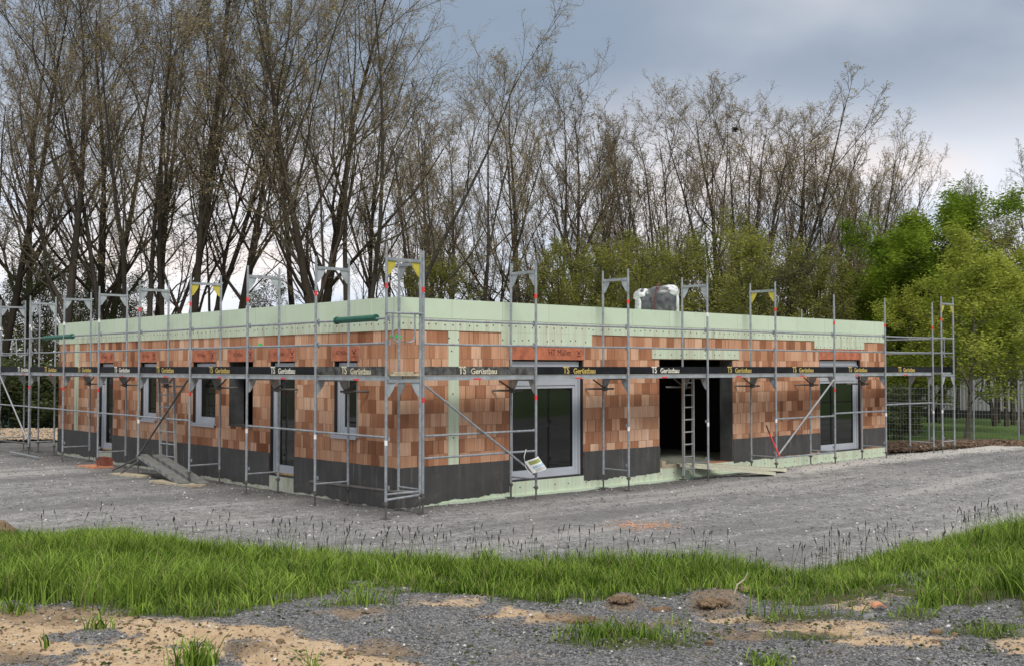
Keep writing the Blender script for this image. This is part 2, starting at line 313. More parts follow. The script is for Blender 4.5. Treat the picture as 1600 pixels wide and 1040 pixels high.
MT['fencem'] = plain('fence_steel', (0.22, 0.24, 0.25), 0.5, 0.3); MT['fenceg'] = plain('green_fence_wire', (0.015, 0.07, 0.05), 0.5)
MT['hall'] = plain('pale_metal_cladding', (0.46, 0.47, 0.49), 0.5, 0, 0.08, 1)
MT['hallbase'] = plain('dark_plinth', (0.03, 0.035, 0.03), 0.9)

# ---------------------------------------------------------------- mesh helpers
m_, t_, b_ = newmat('ribbed_zinc_plank'); v_ = objc(t_); n_ = NOISE(t_, pos(t_), 4, 6, 0.7)
wv_ = t_.nodes.new('ShaderNodeTexWave'); wv_.bands_direction = 'X'; wv_.inputs['Scale'].default_value = 9; t_.links.new(v_, wv_.inputs[0])
setc(t_, b_, 'Base Color', ramp(t_, [(0.3, (0.13, 0.135, 0.13)), (0.7, (0.30, 0.31, 0.30))], M(t_, 'ADD', M(t_, 'MULTIPLY', n_, 0.7), M(t_, 'MULTIPLY', wv_.outputs[1], 0.3))).outputs[0]); setc(t_, b_, 'Roughness', 0.6); setc(t_, b_, 'Metallic', 0.3)
MT['deckrib'] = m_
class MB:
    def __init__(s): s.v = []; s.f = []; s.n = 0
    def add(s, v, f):
        v = np.asarray(v, float).reshape(-1, 3); s.v.append(v); s.f += [tuple(int(i) + s.n for i in q) for q in f]; s.n += len(v)
    def box(s, a, b, mat=None):
        x0, y0, z0 = a; x1, y1, z1 = b
        v = np.array([(x0, y0, z0), (x1, y0, z0), (x1, y1, z0), (x0, y1, z0), (x0, y0, z1), (x1, y0, z1), (x1, y1, z1), (x0, y1, z1)], float)
        if mat is not None: v = v @ np.array(mat.to_3x3()).T + np.array(mat.translation)
        s.add(v, [(0, 3, 2, 1), (4, 5, 6, 7), (0, 1, 5, 4), (1, 2, 6, 5), (2, 3, 7, 6), (3, 0, 4, 7)])
    def bar(s, p, q, w, h, up=(0, 0, 1)):
        p = np.array(p, float); q = np.array(q, float); t = q - p; t /= np.linalg.norm(t)
        a = np.cross(t, up)
        if np.linalg.norm(a) < 1e-4: a = np.cross(t, (1, 0, 0))
        a /= np.linalg.norm(a); b = np.cross(a, t); v = []
        for c in (p, q):
            for i, j in ((-1, -1), (1, -1), (1, 1), (-1, 1)): v.append(c + a * i * w / 2 + b * j * h / 2)
        s.add(v, [(0, 1, 2, 3), (7, 6, 5, 4), (0, 4, 5, 1), (1, 5, 6, 2), (2, 6, 7, 3), (3, 7, 4, 0)])
    def tube(s, pts, r, n=8, caps=True):
        pts = np.array(pts, float); k = len(pts); r = np.full(k, r, float) if np.isscalar(r) else np.array(r, float)
        t = np.gradient(pts, axis=0); t /= np.linalg.norm(t, axis=1)[:, None]
        ref = np.array([0, 0, 1.0]) if abs(t[0][2]) < 0.9 else np.array([1.0, 0, 0])
        a = np.cross(t, ref); a /= np.linalg.norm(a, axis=1)[:, None]; b = np.cross(t, a)
        an = np.arange(n) * 2 * math.pi / n
        v = pts[:, None, :] + r[:, None, None] * (np.cos(an)[None, :, None] * a[:, None, :] + np.sin(an)[None, :, None] * b[:, None, :])
        f = [(i * n + j, i * n + (j + 1) % n, (i + 1) * n + (j + 1) % n, (i + 1) * n + j) for i in range(k - 1) for j in range(n)]
        if caps: f += [tuple(range(n))[::-1], tuple((k - 1) * n + j for j in range(n))]
        s.add(v, f)
    def poly(s, pts, a, b):
        """extrude a flat outline pts by the vector a->b"""
        pts = np.array(pts, float); k = len(pts); o = np.array(b, float) - np.array(a, float)
        s.add(np.concatenate([pts, pts + o]), [tuple(range(k))[::-1], tuple(range(k, 2 * k))] + [(i, (i + 1) % k, k + (i + 1) % k, k + i) for i in range(k)])
    def build(s, name, mat, parent=None, smooth=False):
        me = bpy.data.meshes.new(name); v = np.concatenate(s.v) if s.v else np.zeros((0, 3)); me.from_pydata(v.tolist(), [], s.f)
        me.materials.append(mat); me.update()
        if smooth: me.polygons.foreach_set('use_smooth', [True] * len(me.polygons))
        o = bpy.data.objects.new(name, me); col.objects.link(o)
        if parent is not None: o.parent = parent; o.matrix_parent_inverse = parent_inv(parent)
        return o
def parent_inv(p):
    m = Matrix.Identity(4); q = p
    while q is not None: m = q.matrix_parent_inverse @ q.matrix_basis @ m if False else (q.matrix_parent_inverse @ q.matrix_basis) @ m; q = q.parent
    return m.inverted()
def raw(name, v, q, mat, parent=None, tint=None, smooth=False):
    """fast mesh from arrays; q: (n,4) quads or (n,3) tris"""
    me = bpy.data.meshes.new(name); v = np.asarray(v, np.float32); q = np.asarray(q, np.int32); k = q.shape[1]
    me.vertices.add(len(v)); me.vertices.foreach_set('co', v.ravel()); me.loops.add(q.size); me.loops.foreach_set('vertex_index', q.ravel())
    me.polygons.add(len(q)); me.polygons.foreach_set('loop_start', np.arange(0, q.size, k, dtype=np.int32))
    if smooth: me.polygons.foreach_set('use_smooth', np.ones(len(q), bool))
    me.materials.append(mat); me.update(calc_edges=True)
    if tint is not None:
        a = me.attributes.new('tint', 'FLOAT', 'POINT'); a.data.foreach_set('value', np.asarray(tint, np.float32))
    o = bpy.data.objects.new(name, me); col.objects.link(o)
    if parent is not None: o.parent = parent; o.matrix_parent_inverse = parent_inv(parent)
    return o
def tag(o, label=None, cat=None, group=None, kind=None):
    if label: o['label'] = label
    if cat: o['category'] = cat
    if group: o['group'] = group
    if kind: o['kind'] = kind
    return o
def empty(name, loc=(0, 0, 0), rz=0.0, label=None, cat=None, group=None):
    o = bpy.data.objects.new(name, None); o.location = loc; o.rotation_euler = (0, 0, rz); col.objects.link(o); o.empty_display_size = 0.2
    return tag(o, label, cat, group)
def dup(o, parent=None, mw=None):
    c = o.copy(); col.objects.link(c); c.parent = parent
    if mw is not None: c.matrix_parent_inverse = Matrix.Identity(4); c.matrix_basis = mw
    for ch in [x for x in bpy.data.objects if x.parent == o]: dup(ch, c)
    return c
def text(name, s, size, M4, mat, parent, ext=0.002, bold=0.0, sx=1.0):
    cu = bpy.data.curves.new(name, 'FONT'); cu.body = s; cu.size = size; cu.extrude = ext; cu.offset = bold; cu.align_x = 'CENTER'; cu.align_y = 'CENTER'
    t = bpy.data.objects.new(name, cu); col.objects.link(t); bpy.context.view_layer.update()
    me = bpy.data.meshes.new_from_object(t.evaluated_get(bpy.context.evaluated_depsgraph_get())); bpy.data.objects.remove(t); bpy.data.curves.remove(cu)
    me.transform(M4 @ Matrix.Diagonal((sx, 1, 1, 1))); me.materials.clear(); me.materials.append(mat); me.name = name
    o = bpy.data.objects.new(name, me); col.objects.link(o)
    if parent is not None: o.parent = parent; o.matrix_parent_inverse = parent_inv(parent)
    return o
# smooth value noise in numpy
def vnoise(x, y, seed=0):
    x = np.asarray(x, float); y = np.asarray(y, float); xi = np.floor(x).astype(np.int64); yi = np.floor(y).astype(np.int64); fx = x - xi; fy = y - yi
    fx = fx * fx * (3 - 2 * fx); fy = fy * fy * (3 - 2 * fy)
    def h(a, b):
        n = (a * 374761393 + b * 668265263 + seed * 1442695041) & 0x7fffffff
        n = ((n ^ (n >> 13)) * 1274126177) & 0x7fffffff
        return ((n ^ (n >> 16)) & 0xffff) / 65535.0
    return (h(xi, yi) * (1 - fx) + h(xi + 1, yi) * fx) * (1 - fy) + (h(xi, yi + 1) * (1 - fx) + h(xi + 1, yi + 1) * fx) * fy
def fbm(x, y, seed=0, o=4):
    s = 0; a = 0.5
    for i in range(o): s = s + a * vnoise(x * 2 ** i, y * 2 ** i, seed + i * 17); a *= 0.5
    return s / (1 - 0.5 ** o)
def sstep(a, b, x): t = np.clip((x - a) / (b - a), 0, 1); return t * t * (3 - 2 * t)

# ---------------------------------------------------------------- terrain
def yard_z(x, y):
    x = np.asarray(x, float); y = np.asarray(y, float)
    z = 0.03 + 0.05 * (fbm(x * 0.5, y * 0.5, 3) - 0.5) + 0.04 * (fbm(x * 2.5, y * 2.5, 9) - 0.5)
    z = z + 0.10 * sstep(8, 13, x) * sstep(0.2, -0.8, y)
    z = z - 0.05 * sstep(-0.7, -0.1, y) * sstep(-0.7, -0.1, x)
    return z
def yz(x, y): return float(yard_z(x, y))
grd = empty  # placeholder name kept simple
def grid_mesh(name, xs, ys, zf, mat, kind='structure'):
    X, Y = np.meshgrid(xs, ys); Z = zf(X, Y); v = np.stack([X, Y, Z], -1).reshape(-1, 3); nx = len(xs); ny = len(ys)
    i = (np.arange(ny - 1)[:, None] * nx + np.arange(nx - 1)[None, :]).ravel()
    q = np.stack([i, i + 1, i + 1 + nx, i + nx], 1); o = raw(name, v, q, mat, smooth=True); tag(o, kind=kind); return o
# far ground: forest floor and lawn, one sheet to the horizon
m, t, b = newmat('grassy_ground'); v = pos(t)
n = NOISE(t, v, 0.6, 6, 0.6); n2_ = NOISE(t, v, 9, 4, 0.7)
c = ramp(t, [(0.3, (0.045, 0.095, 0.012)), (0.7, (0.115, 0.20, 0.03))], M(t, 'ADD', M(t, 'MULTIPLY', n, 0.5), M(t, 'MULTIPLY', n2_, 0.5))).outputs[0]
s_ = t.nodes.new('ShaderNodeSeparateXYZ'); t.links.new(v, s_.inputs[0])
fo = MR(t, M(t, 'ADD', M(t, 'SUBTRACT', s_.outputs[1], M(t, 'MULTIPLY', s_.outputs[0], 0.25)), M(t, 'MULTIPLY', n, 6.0)), 11, 16)
c = MIX(t, fo, c, MIX(t, n2_, (0.035, 0.04, 0.016), (0.09, 0.10, 0.035)))
setc(t, b, 'Base Color', c); setc(t, b, 'Roughness', 1.0); bump(t, b, n2_, 0.8, 0.1)
def far_z(X, Y): return -0.10 + 0.08 * (fbm(X * 0.2, Y * 0.2, 5) - 0.5)
grid_mesh('ground', np.concatenate([[-1500, -300], np.linspace(-80, 150, 120), [400, 1800]]), np.concatenate([[-1500, -300], np.linspace(-60, 150, 110), [400, 1800]]), far_z, m)
# gravel yard
def yard_edge(X, Y):
    Z = yard_z(X, Y)
    l = (X - CAM[0]) * RT[0] + (Y - CAM[1]) * RT[1]; d = (X - CAM[0]) * FW[0] + (Y - CAM[1]) * FW[1]
    px = 800 + F * l / np.maximum(d, 1); ye = np.interp(px, [-400, 0, 90, 800, 1390, 1480, 1600, 2200], [690, 690, 688, 690, 706, 702, 700, 700]) + 4 * (fbm(X * 1.5, Y * 1.5, 21) - 0.5)
    de = F * 2.5 / (ye - 573)
    return np.where(d > de, Z - 0.6 * sstep(de, de + 1.0, d), Z)
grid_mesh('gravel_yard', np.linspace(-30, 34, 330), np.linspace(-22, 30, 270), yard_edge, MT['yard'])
# foreground bank
XF = [-200, 0, 200, 430, 560, 800, 1000, 1250, 1350, 1450, 1600, 1800]; YF = [822, 822, 825, 848, 858, 868, 872, 882, 862, 838, 808, 780]
XN = [-200, 0, 60, 250, 330, 430, 530, 640, 750, 800, 900, 1000, 1080, 1200, 1300, 1400, 1500, 1600, 1800]; YN = [935, 938, 945, 955, 962, 942, 925, 922, 938, 948, 944, 930, 928, 935, 945, 938, 950, 958, 960]
def ld(x, y): return (x - CAM[0]) * RT[0] + (y - CAM[1]) * RT[1], (x - CAM[0]) * FW[0] + (y - CAM[1]) * FW[1]
def bank0(l, d):
    px = 800 + F * l / np.maximum(d, 2); dc = 2.2 * F / (np.interp(px, XF, YF) + 20 - 573)
    z = 0.75 - 0.45 * (np.clip(d - 5.5, 0, None) / (dc - 5.5)) ** 1.5
    z = np.where(d > dc, 0.30 - 0.5 * sstep(dc, dc + 3.0, d), z)
    return z, px, dc
def ell(px, py, x, y, a, b_, soft=0.6): r = np.sqrt(((px - x) / a) ** 2 + ((py - y) / b_) ** 2); return sstep(1 + soft, 1 - soft, r)
def bank(x, y):
    l, d = ld(x, y); z, px, dc = bank0(l, d); py = 573 + F * (2.505 - z) / np.maximum(d, 2)
    w = 26 * (fbm(x * 1.3, y * 1.3, 40) - 0.5) + 14 * (fbm(x * 5, y * 5, 41) - 0.5); pyw = py + w
    w2 = 40 * (fbm(x * 2.2, y * 2.2, 140) - 0.5) + 22 * (fbm(x * 9, y * 9, 141) - 0.5); g = sstep(-3, 14, np.interp(px, XN, YN) - py - w2) * sstep(0.9, 0.1, d - dc)
    g = g * (1 - 0.85 * sstep(0.60, 0.70, fbm(x * 1.1, y * 1.6, 77)) * sstep(1050, 1250, px))
    for e in ((990, 998, 95, 17), (560, 944, 60, 7), (1262, 985, 55, 9), (1250, 958, 90, 7), (1190, 1030, 40, 8), (1540, 985, 60, 12), (320, 1030, 26, 6), (700, 925, 60, 6), (1420, 960, 50, 7)): g = np.maximum(g, 0.8 * ell(px, pyw, *e))
    s = sstep(-6, 10, pyw - np.interp(px, [-200, 200, 400, 470, 560, 640, 720, 800], [948, 955, 970, 988, 1003, 1024, 1040, 1075])) * (1 - 0.8 * sstep(0.58, 0.66, fbm(x * 1.7, y * 2.2, 50)))
    for e in ((1435, 922, 100, 12), (1320, 938, 60, 7), (1575, 888, 60, 9), (1540, 932, 70, 7), (1210, 912, 40, 6), (700, 905, 45, 5), (1285, 976, 110, 9), (1350, 996, 60, 10), (1590, 1006, 45, 14), (700, 943, 60, 6), (790, 962, 45, 6), (410, 982, 50, 6), (860, 968, 50, 6), (1150, 960, 60, 7), (1440, 1000, 50, 5), (1330, 925, 90, 5), (1500, 925, 100, 5), (1600, 890, 40, 6), (870, 895, 40, 4)): s = np.maximum(s, 0.85 * ell(px, pyw, *e))
    so = 0 * s
    for e in ((1115, 938, 46, 13), (970, 938, 30, 7), (905, 968, 60, 9), (1020, 975, 60, 7), (60, 962, 120, 12), (600, 1010, 62, 10), (30, 1020, 60, 14), (550, 961, 70, 6), (370, 1010, 60, 8), (1220, 965, 60, 8), (1160, 985, 60, 8)): so = np.maximum(so, 0.9 * ell(px, pyw, *e))
    ht = z + 0.05 * (fbm(x * 1.2, y * 1.2, 60) - 0.5) + 0.05 * (fbm(x * 5, y * 5, 61) - 0.5) + 0.02 * (fbm(x * 18, y * 18, 62, 2) - 0.5)
    ht = ht + 0.08 * ell(px, py, 1115, 940, 44, 12, 0.6) + 0.06 * ell(px, py, 970, 938, 28, 6) + 0.05 * ell(px, py, 650, 950, 200, 18) - 0.10 * ell(px, py, 560, 966, 40, 4) - 0.05 * ell(px, py, 600, 1012, 60, 8)
    ht = ht + 0.035 * so * (fbm(x * 9, y * 9, 63) - 0.4)
    rut = np.abs((px - 340) - (py - 1000) * 2.2); ht = ht - 0.05 * sstep(30, 8, rut) * sstep(960, 985, py) + 0.02 * sstep(50, 30, rut) * sstep(960, 985, py) * sstep(20, 35, rut)
    return ht, g, s, so, px, py, dc, d
nd, nl = 300, 330
dd_ = 3.5 + (18.5 - 3.5) * np.linspace(0, 1, nd) ** 1.25; uu = np.linspace(-0.62, 0.62, nl)
D_, U_ = np.meshgrid(dd_, uu, indexing='ij'); Lx = D_ * U_
X_ = CAM[0] + FW[0] * D_ + RT[0] * Lx; Y_ = CAM[1] + FW[1] * D_ + RT[1] * Lx
hb, gg, ss, so_, px_, py_, dc_, d_ = bank(X_, Y_)
i = (np.arange(nd - 1)[:, None] * nl + np.arange(nl - 1)[None, :]).ravel()
m, t, b = newmat('bank_soil_and_gravel'); v = pos(t)
def ATT(t, n): a = t.nodes.new('ShaderNodeAttribute'); a.attribute_name = n; return a.outputs['Fac']
vo = t.nodes.new('ShaderNodeTexVoronoi'); vo.inputs['Scale'].default_value = 75; t.links.new(v, vo.inputs['Vector']); sc = t.nodes.new('ShaderNodeSeparateColor'); t.links.new(vo.outputs['Color'], sc.inputs[0])
fine = NOISE(t, v, 60, 4, 0.7); med = NOISE(t, v, 7, 6, 0.65)
gc = ramp(t, [(0.1, (0.05, 0.051, 0.055)), (0.5, (0.13, 0.132, 0.14)), (0.95, (0.34, 0.335, 0.33))], M(t, 'ADD', M(t, 'MULTIPLY', sc.outputs[0], 0.6), M(t, 'MULTIPLY', fine, 0.45))).outputs[0]
sandc = ramp(t, [(0.3, (0.31, 0.215, 0.13)), (0.5, (0.49, 0.36, 0.23)), (0.7, (0.60, 0.465, 0.32))], M(t, 'ADD', M(t, 'MULTIPLY', med, 0.7), M(t, 'MULTIPLY', fine, 0.3))).outputs[0]
soilc = ramp(t, [(0.3, (0.10, 0.07, 0.045)), (0.7, (0.32, 0.235, 0.155))], M(t, 'ADD', M(t, 'MULTIPLY', med, 0.5), M(t, 'MULTIPLY', fine, 0.5))).outputs[0]
brk = M(t, 'ADD', M(t, 'MULTIPLY', M(t, 'SUBTRACT', NOISE(t, v, 16, 8, 0.9), 0.5), 3.0), M(t, 'MULTIPLY', M(t, 'SUBTRACT', NOISE(t, v, 2.5, 4, 0.6), 0.5), 1.2))
c = MIX(t, MR(t, M(t, 'ADD', ATT(t, 'sand'), brk), 0.1, 0.85), gc, sandc)
c = MIX(t, M(t, 'MULTIPLY', MR(t, M(t, 'ADD', ATT(t, 'soil'), brk), 0.1, 0.95), 0.85), c, soilc)
c = MIX(t, MR(t, M(t, 'ADD', ATT(t, 'turf'), brk), 0.2, 0.8), c, MIX(t, med, (0.035, 0.05, 0.015), (0.10, 0.105, 0.04)))
setc(t, b, 'Base Color', c); setc(t, b, 'Roughness', 1.0); b.inputs['Specular IOR Level'].default_value = 0.15
bump(t, b, M(t, 'ADD', vo.outputs[0], M(t, 'MULTIPLY', med, 2.0)), 0.7, 0.012)
bk = raw('foreground_ground', np.stack([X_, Y_, hb], -1).reshape(-1, 3), np.stack([i, i + 1, i + 1 + nl, i + nl], 1), m, smooth=True); tag(bk, kind='structure')
for nm, a_ in (('sand', ss), ('soil', so_), ('turf', gg)):
    at_ = bk.data.attributes.new(nm, 'FLOAT', 'POINT'); at_.data.foreach_set('value', a_.astype(np.float32).ravel())

# ---------------------------------------------------------------- the building
LX, LY, HT = 16.84, 16.54, 3.76
house = empty('brick_bungalow', (0, 0, 0), 0, 'unfinished flat roofed red brick bungalow with pale green insulation band, standing inside the scaffold', 'house')
class Fac:
    """maps (u along the wall, w outwards, z) to the world"""
    def __init__(s, k): s.k = k
    def P(s, u, w, z): return (u, -w, z) if s.k == 'r' else (-w, u, z)
    def box(s, mb, u0, u1, w0, w1, z0, z1):
        a = s.P(u0, w0, z0); b_ = s.P(u1, w1, z1); mb.box([min(x, y) for x, y in zip(a, b_)], [max(x, y) for x, y in zip(a, b_)])
    def mat4(s, u, w, z):
        r = Matrix.Rotation(R(90), 4, 'X')
        if s.k == 'l': r = Matrix.Rotation(R(-90), 4, 'Z') @ r
        return Matrix.Translation(s.P(u, w, z)) @ r
FR, FL = Fac('r'), Fac('l')
TH = 0.365
OR = [(2.72, 4.78, 0.27, 2.65), (7.19, 9.86, 0.27, 2.68), (13.56, 15.55, 0.27, 2.70)]
OL = [(12.6, 13.54, 0.27, 2.62), (9.95, 10.88, 1.2, 2.62), (6.85, 7.98, 1.2, 2.62), (5.15, 6.22, 1.24, 2.62), (3.44, 4.42, 0.27, 2.62), (1.2, 2.0, 1.2, 2.62)]
def wall(fc, L0, L1, ops, name, mat, ztop=3.74, w0=0.0, w1=-TH):
    us = sorted(set([L0, L1] + [o[0] for o in ops] + [o[1] for o in ops])); zs = sorted(set([-0.3, ztop] + [o[2] for o in ops] + [o[3] for o in ops]))
    sol = lambda i, j: 0 <= i < len(us) - 1 and 0 <= j < len(zs) - 1 and not any(o[0] <= us[i] < o[1] and o[2] <= zs[j] < o[3] for o in ops)
    mb = MB()
    def q(*p): mb.add([fc.P(*x) for x in p], [(0, 1, 2, 3)])
    for i in range(len(us) - 1):
        for j in range(len(zs) - 1):
            if not sol(i, j): continue
            a, b_, c_, d = us[i], us[i + 1], zs[j], zs[j + 1]
            q((a, w0, c_), (b_, w0, c_), (b_, w0, d), (a, w0, d)); q((a, w1, c_), (b_, w1, c_), (b_, w1, d), (a, w1, d))
            if not sol(i - 1, j): q((a, w0, c_), (a, w1, c_), (a, w1, d), (a, w0, d))
            if not sol(i + 1, j): q((b_, w0, c_), (b_, w1, c_), (b_, w1, d), (b_, w0, d))
            if not sol(i, j - 1): q((a, w0, c_), (b_, w0, c_), (b_, w1, c_), (a, w1, c_))
            if not sol(i, j + 1): q((a, w0, d), (b_, w0, d), (b_, w1, d), (a, w1, d))
    return mb.build(name, mat, house)
wall(FR, 0, LX, OR, 'brick_wall', MT['brick']); wall(FL, TH + 0.001, LY, OL, 'brick_wall', MT['brick'], 3.738)
mb = MB(); mb.box((0.003, LY - TH, -0.3), (LX - 0.003, LY - 0.002, 3.736)); mb.build('brick_wall', MT['brick'], house)
mb = MB(); mb.box((LX - TH, 0.37, -0.3), (LX - 0.002, LY - TH - 0.01, 3.734)); mb.build('brick_wall', MT['brick'], house)
mb = MB(); mb.box((0.34, 0.34, -0.3), (LX - 0.34, LY - 0.34, 0.24)); mb.build('floor_slab', MT['conc'], house)
mb = MB(); mb.box((0.36, 0.36, 3.0), (LX - 0.36, LY - 0.36, 3.28)); mb.build('roof', MT['conc'], house)
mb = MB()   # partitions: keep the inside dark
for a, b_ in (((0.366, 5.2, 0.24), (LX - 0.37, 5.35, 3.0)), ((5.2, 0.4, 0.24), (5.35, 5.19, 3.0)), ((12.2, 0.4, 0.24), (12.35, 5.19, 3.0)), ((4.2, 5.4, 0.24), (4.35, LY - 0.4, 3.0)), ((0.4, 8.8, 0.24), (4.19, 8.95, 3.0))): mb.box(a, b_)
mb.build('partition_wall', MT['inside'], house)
mb = MB(); fc = FR   # grey sealed return inside the wide doorway
fc.box(mb, 9.835, 9.857, -0.362, -0.003, 0.262, 2.675); mb.build('door_reveal', MT['reveal'], house)
# insulation
def xps(fc, name, u0, u1, z0, z1, th, mat, w0=0.002): mb = MB(); fc.box(mb, u0, u1, w0, w0 + th, z0, z1); return mb.build(name, mat, house)
xps(FR, 'parapet_board', -0.022, LX + 0.02, 3.402, HT, 0.02, MT['xps']); xps(FL, 'parapet_board', 0.0, LY + 0.02, 3.402, HT - 0.002, 0.02, MT['xps'])
mb = MB(); mb.box((0.0, 0.0, 3.742), (LX, LY, 3.752)); mb.build('roof_edging', MT['xps'], house)
xps(FR, 'insulation_band', -0.016, LX, 3.18, 3.398, 0.014, MT['xpsl']); xps(FL, 'insulation_band', 0.0, LY, 3.16, 3.396, 0.014, MT['xpsl'])
xps(FR, 'insulation_panel', 2.51, 5.03, 2.922, 3.178, 0.016, MT['xpsl']); xps(FR, 'insulation_panel', 13.32, 15.74, 2.985, 3.178, 0.016, MT['xpsl'])
xps(FR, 'door_lintel_board', 6.94, 10.09, 2.69, 2.90, 0.02, MT['xpsl'])
xps(FR, 'insulation_strip', 1.2, 1.45, 0.69, 3.17, 0.010, MT['xpsl']); xps(FL, 'insulation_strip', 15.02, 15.30, 0.74, 3.15, 0.010, MT['xpsl'])
xps(FL, 'joint_cover', 0.72, 0.84, 3.405, 3.755, 0.006, MT['xps'], 0.022)
# plinth below the openings
def xp(fc, u0, u1, z0, z1, th, mat, name='plinth_board'): return xps(fc, name, u0, u1, z0, z1, th, mat, 0.003)
xp(FR, -0.016, LX, -0.3, 0.2695, 0.012, MT['xpsl']); xp(FL, 0.0, LY, -0.3, 0.2695, 0.012, MT['conc'])
mb = MB(); FR.box(mb, 0.95, 8.2, 0.016, 0.06, -0.06, 0.015); FR.box(mb, 8.25, LX, 0.016, 0.045, 0.0, 0.05); mb.build('plinth_rail', MT['xps'], house)
def bitumen(fc, u0, u1, zt, zb, seed):
    k = max(4, int((u1 - u0) / 0.035)); us = np.linspace(u0, u1, k); w = 0.019
    lo = zb[0] + (zb[1] - zb[0]) * (us - u0) / (u1 - u0) + 0.09 * (fbm(us * 2.2, us * 0 + seed, 31) - 0.5) + 0.05 * (fbm(us * 11, us * 0 + seed, 32) - 0.5)
    hi = zt + 0.012 * (fbm(us * 3, us * 0 + seed, 33) - 0.5)
    v = [fc.P(a, w, z) for a, z in zip(us, lo)] + [fc.P(a, w, z) for a, z in zip(us, hi)] + [fc.P(a, 0.004, z) for a, z in zip(us, lo)] + [fc.P(a, 0.004, z) for a, z in zip(us, hi)]
    f = []
    for i in range(k - 1): f += [(i, i + 1, k + i + 1, k + i), (k + i, k + i + 1, 3 * k + i + 1, 3 * k + i), (i, 2 * k + i, 2 * k + i + 1, i + 1)]
    f += [(0, k, 3 * k, 2 * k), (k - 1, 3 * k - 1, 4 * k - 1, 2 * k - 1)]
    mb = MB(); mb.add(v, f); return mb.build('bitumen_coating', MT['bit'], house)
bitumen(FR, -0.020, 2.72, 0.70, (-0.01, 0.06), 1); bitumen(FR, 4.78, 7.19, 0.76, (0.14, 0.17), 2); bitumen(FR, 9.86, 13.56, 0.80, (0.24, 0.30), 3); bitumen(FR, 15.55, LX, 0.83, (0.30, 0.32), 4)
for a, b_, c_, d, e, s in ((0, 3.44, 0.71, -0.02, 0.02, 5), (4.42, 12.6, 0.73, 0.03, 0.05, 6), (13.54, LY, 0.74, 0.06, 0.08, 7)): bitumen(FL, a, b_, c_, (d, e), s)
# lintels
def lintel(fc, u0, u1, z0, z1, txt, lw):
    mb = MB(); fc.box(mb, u0, u1, 0.002, 0.010, z0, z1); o = mb.build('clay_lintel', MT['lintel'], house)
    e = 0.03
    for (a_, b_, c_, d_) in ((u0 - e, u0 - 0.001, z0 - 0.01, z1 + e), (u1 + 0.001, u1 + e, z0 - 0.01, z1 + e), (u0, u1, z1 + 0.001, z1 + 0.02)):
        mb = MB(); fc.box(mb, a_, b_, 0.0025, 0.007, c_, d_)
        if lw < 0.7 or b_ - a_ < 0.5: mb.build('mortar_joint', MT['mortar'], o)
    c_ = (u0 + u1) / 2; sgn = 1 if fc.k == 'r' else -1
    if txt:
        sz = 0.12 if lw < 0.7 else 0.17; tp = c_ - sgn * 0.12 if lw < 0.7 else 4.10
        text('lettering', txt, sz, fc.mat4(tp, 0.0105, (z0 + z1) / 2 + 0.01), MT['stamp'], o, 0.001, 0.0, 0.82 if lw < 0.7 else 0.92)
        mb = MB(); uc = c_ + sgn * ((u1 - u0) / 2 - 0.16); zc = (z0 + z1) / 2 + 0.02   # small winged stamp
        for (a0, b0, a1, b1) in ((-0.06, 0.05, 0.0, -0.01), (0.0, -0.01, 0.07, 0.055), (-0.02, -0.035, 0.0, -0.01), (0.0, -0.01, 0.045, -0.035), (-0.05, -0.075, 0.06, -0.075)):
            mb.bar(fc.P(uc + sgn * a0, 0.0125, zc + b0), fc.P(uc + sgn * a1, 0.0125, zc + b1), 0.003, 0.014) if fc.k == 'r' else mb.bar(fc.P(uc + sgn * a0, 0.0125, zc + b0), fc.P(uc + sgn * a1, 0.0125, zc + b1), 0.003, 0.014)
        mb.build('stamp', MT['stamp'], o)
    return o
lintel(FR, 2.70, 4.80, 2.655, 2.915, 'HT Müller', 2.0)
o = lintel(FR, 13.53, 15.58, 2.705, 2.975, '', 2.0)
for k in range(1, 6): mb = MB(); FR.box(mb, 13.53 + k * 0.35, 13.54 + k * 0.35, 0.0105, 0.012, 2.71, 2.97); mb.build('mortar_joint', MT['mortar'], o)
for u0, u1 in ((12.55, 13.6), (9.93, 10.9), (6.83, 8.0), (5.1, 6.27), (3.38, 4.5), (1.15, 2.06)): lintel(FL, u0, u1, 2.625, 2.895, 'HT Müller' if u0 < 10 or u0 > 12 else 'HT Müller', 0.5)
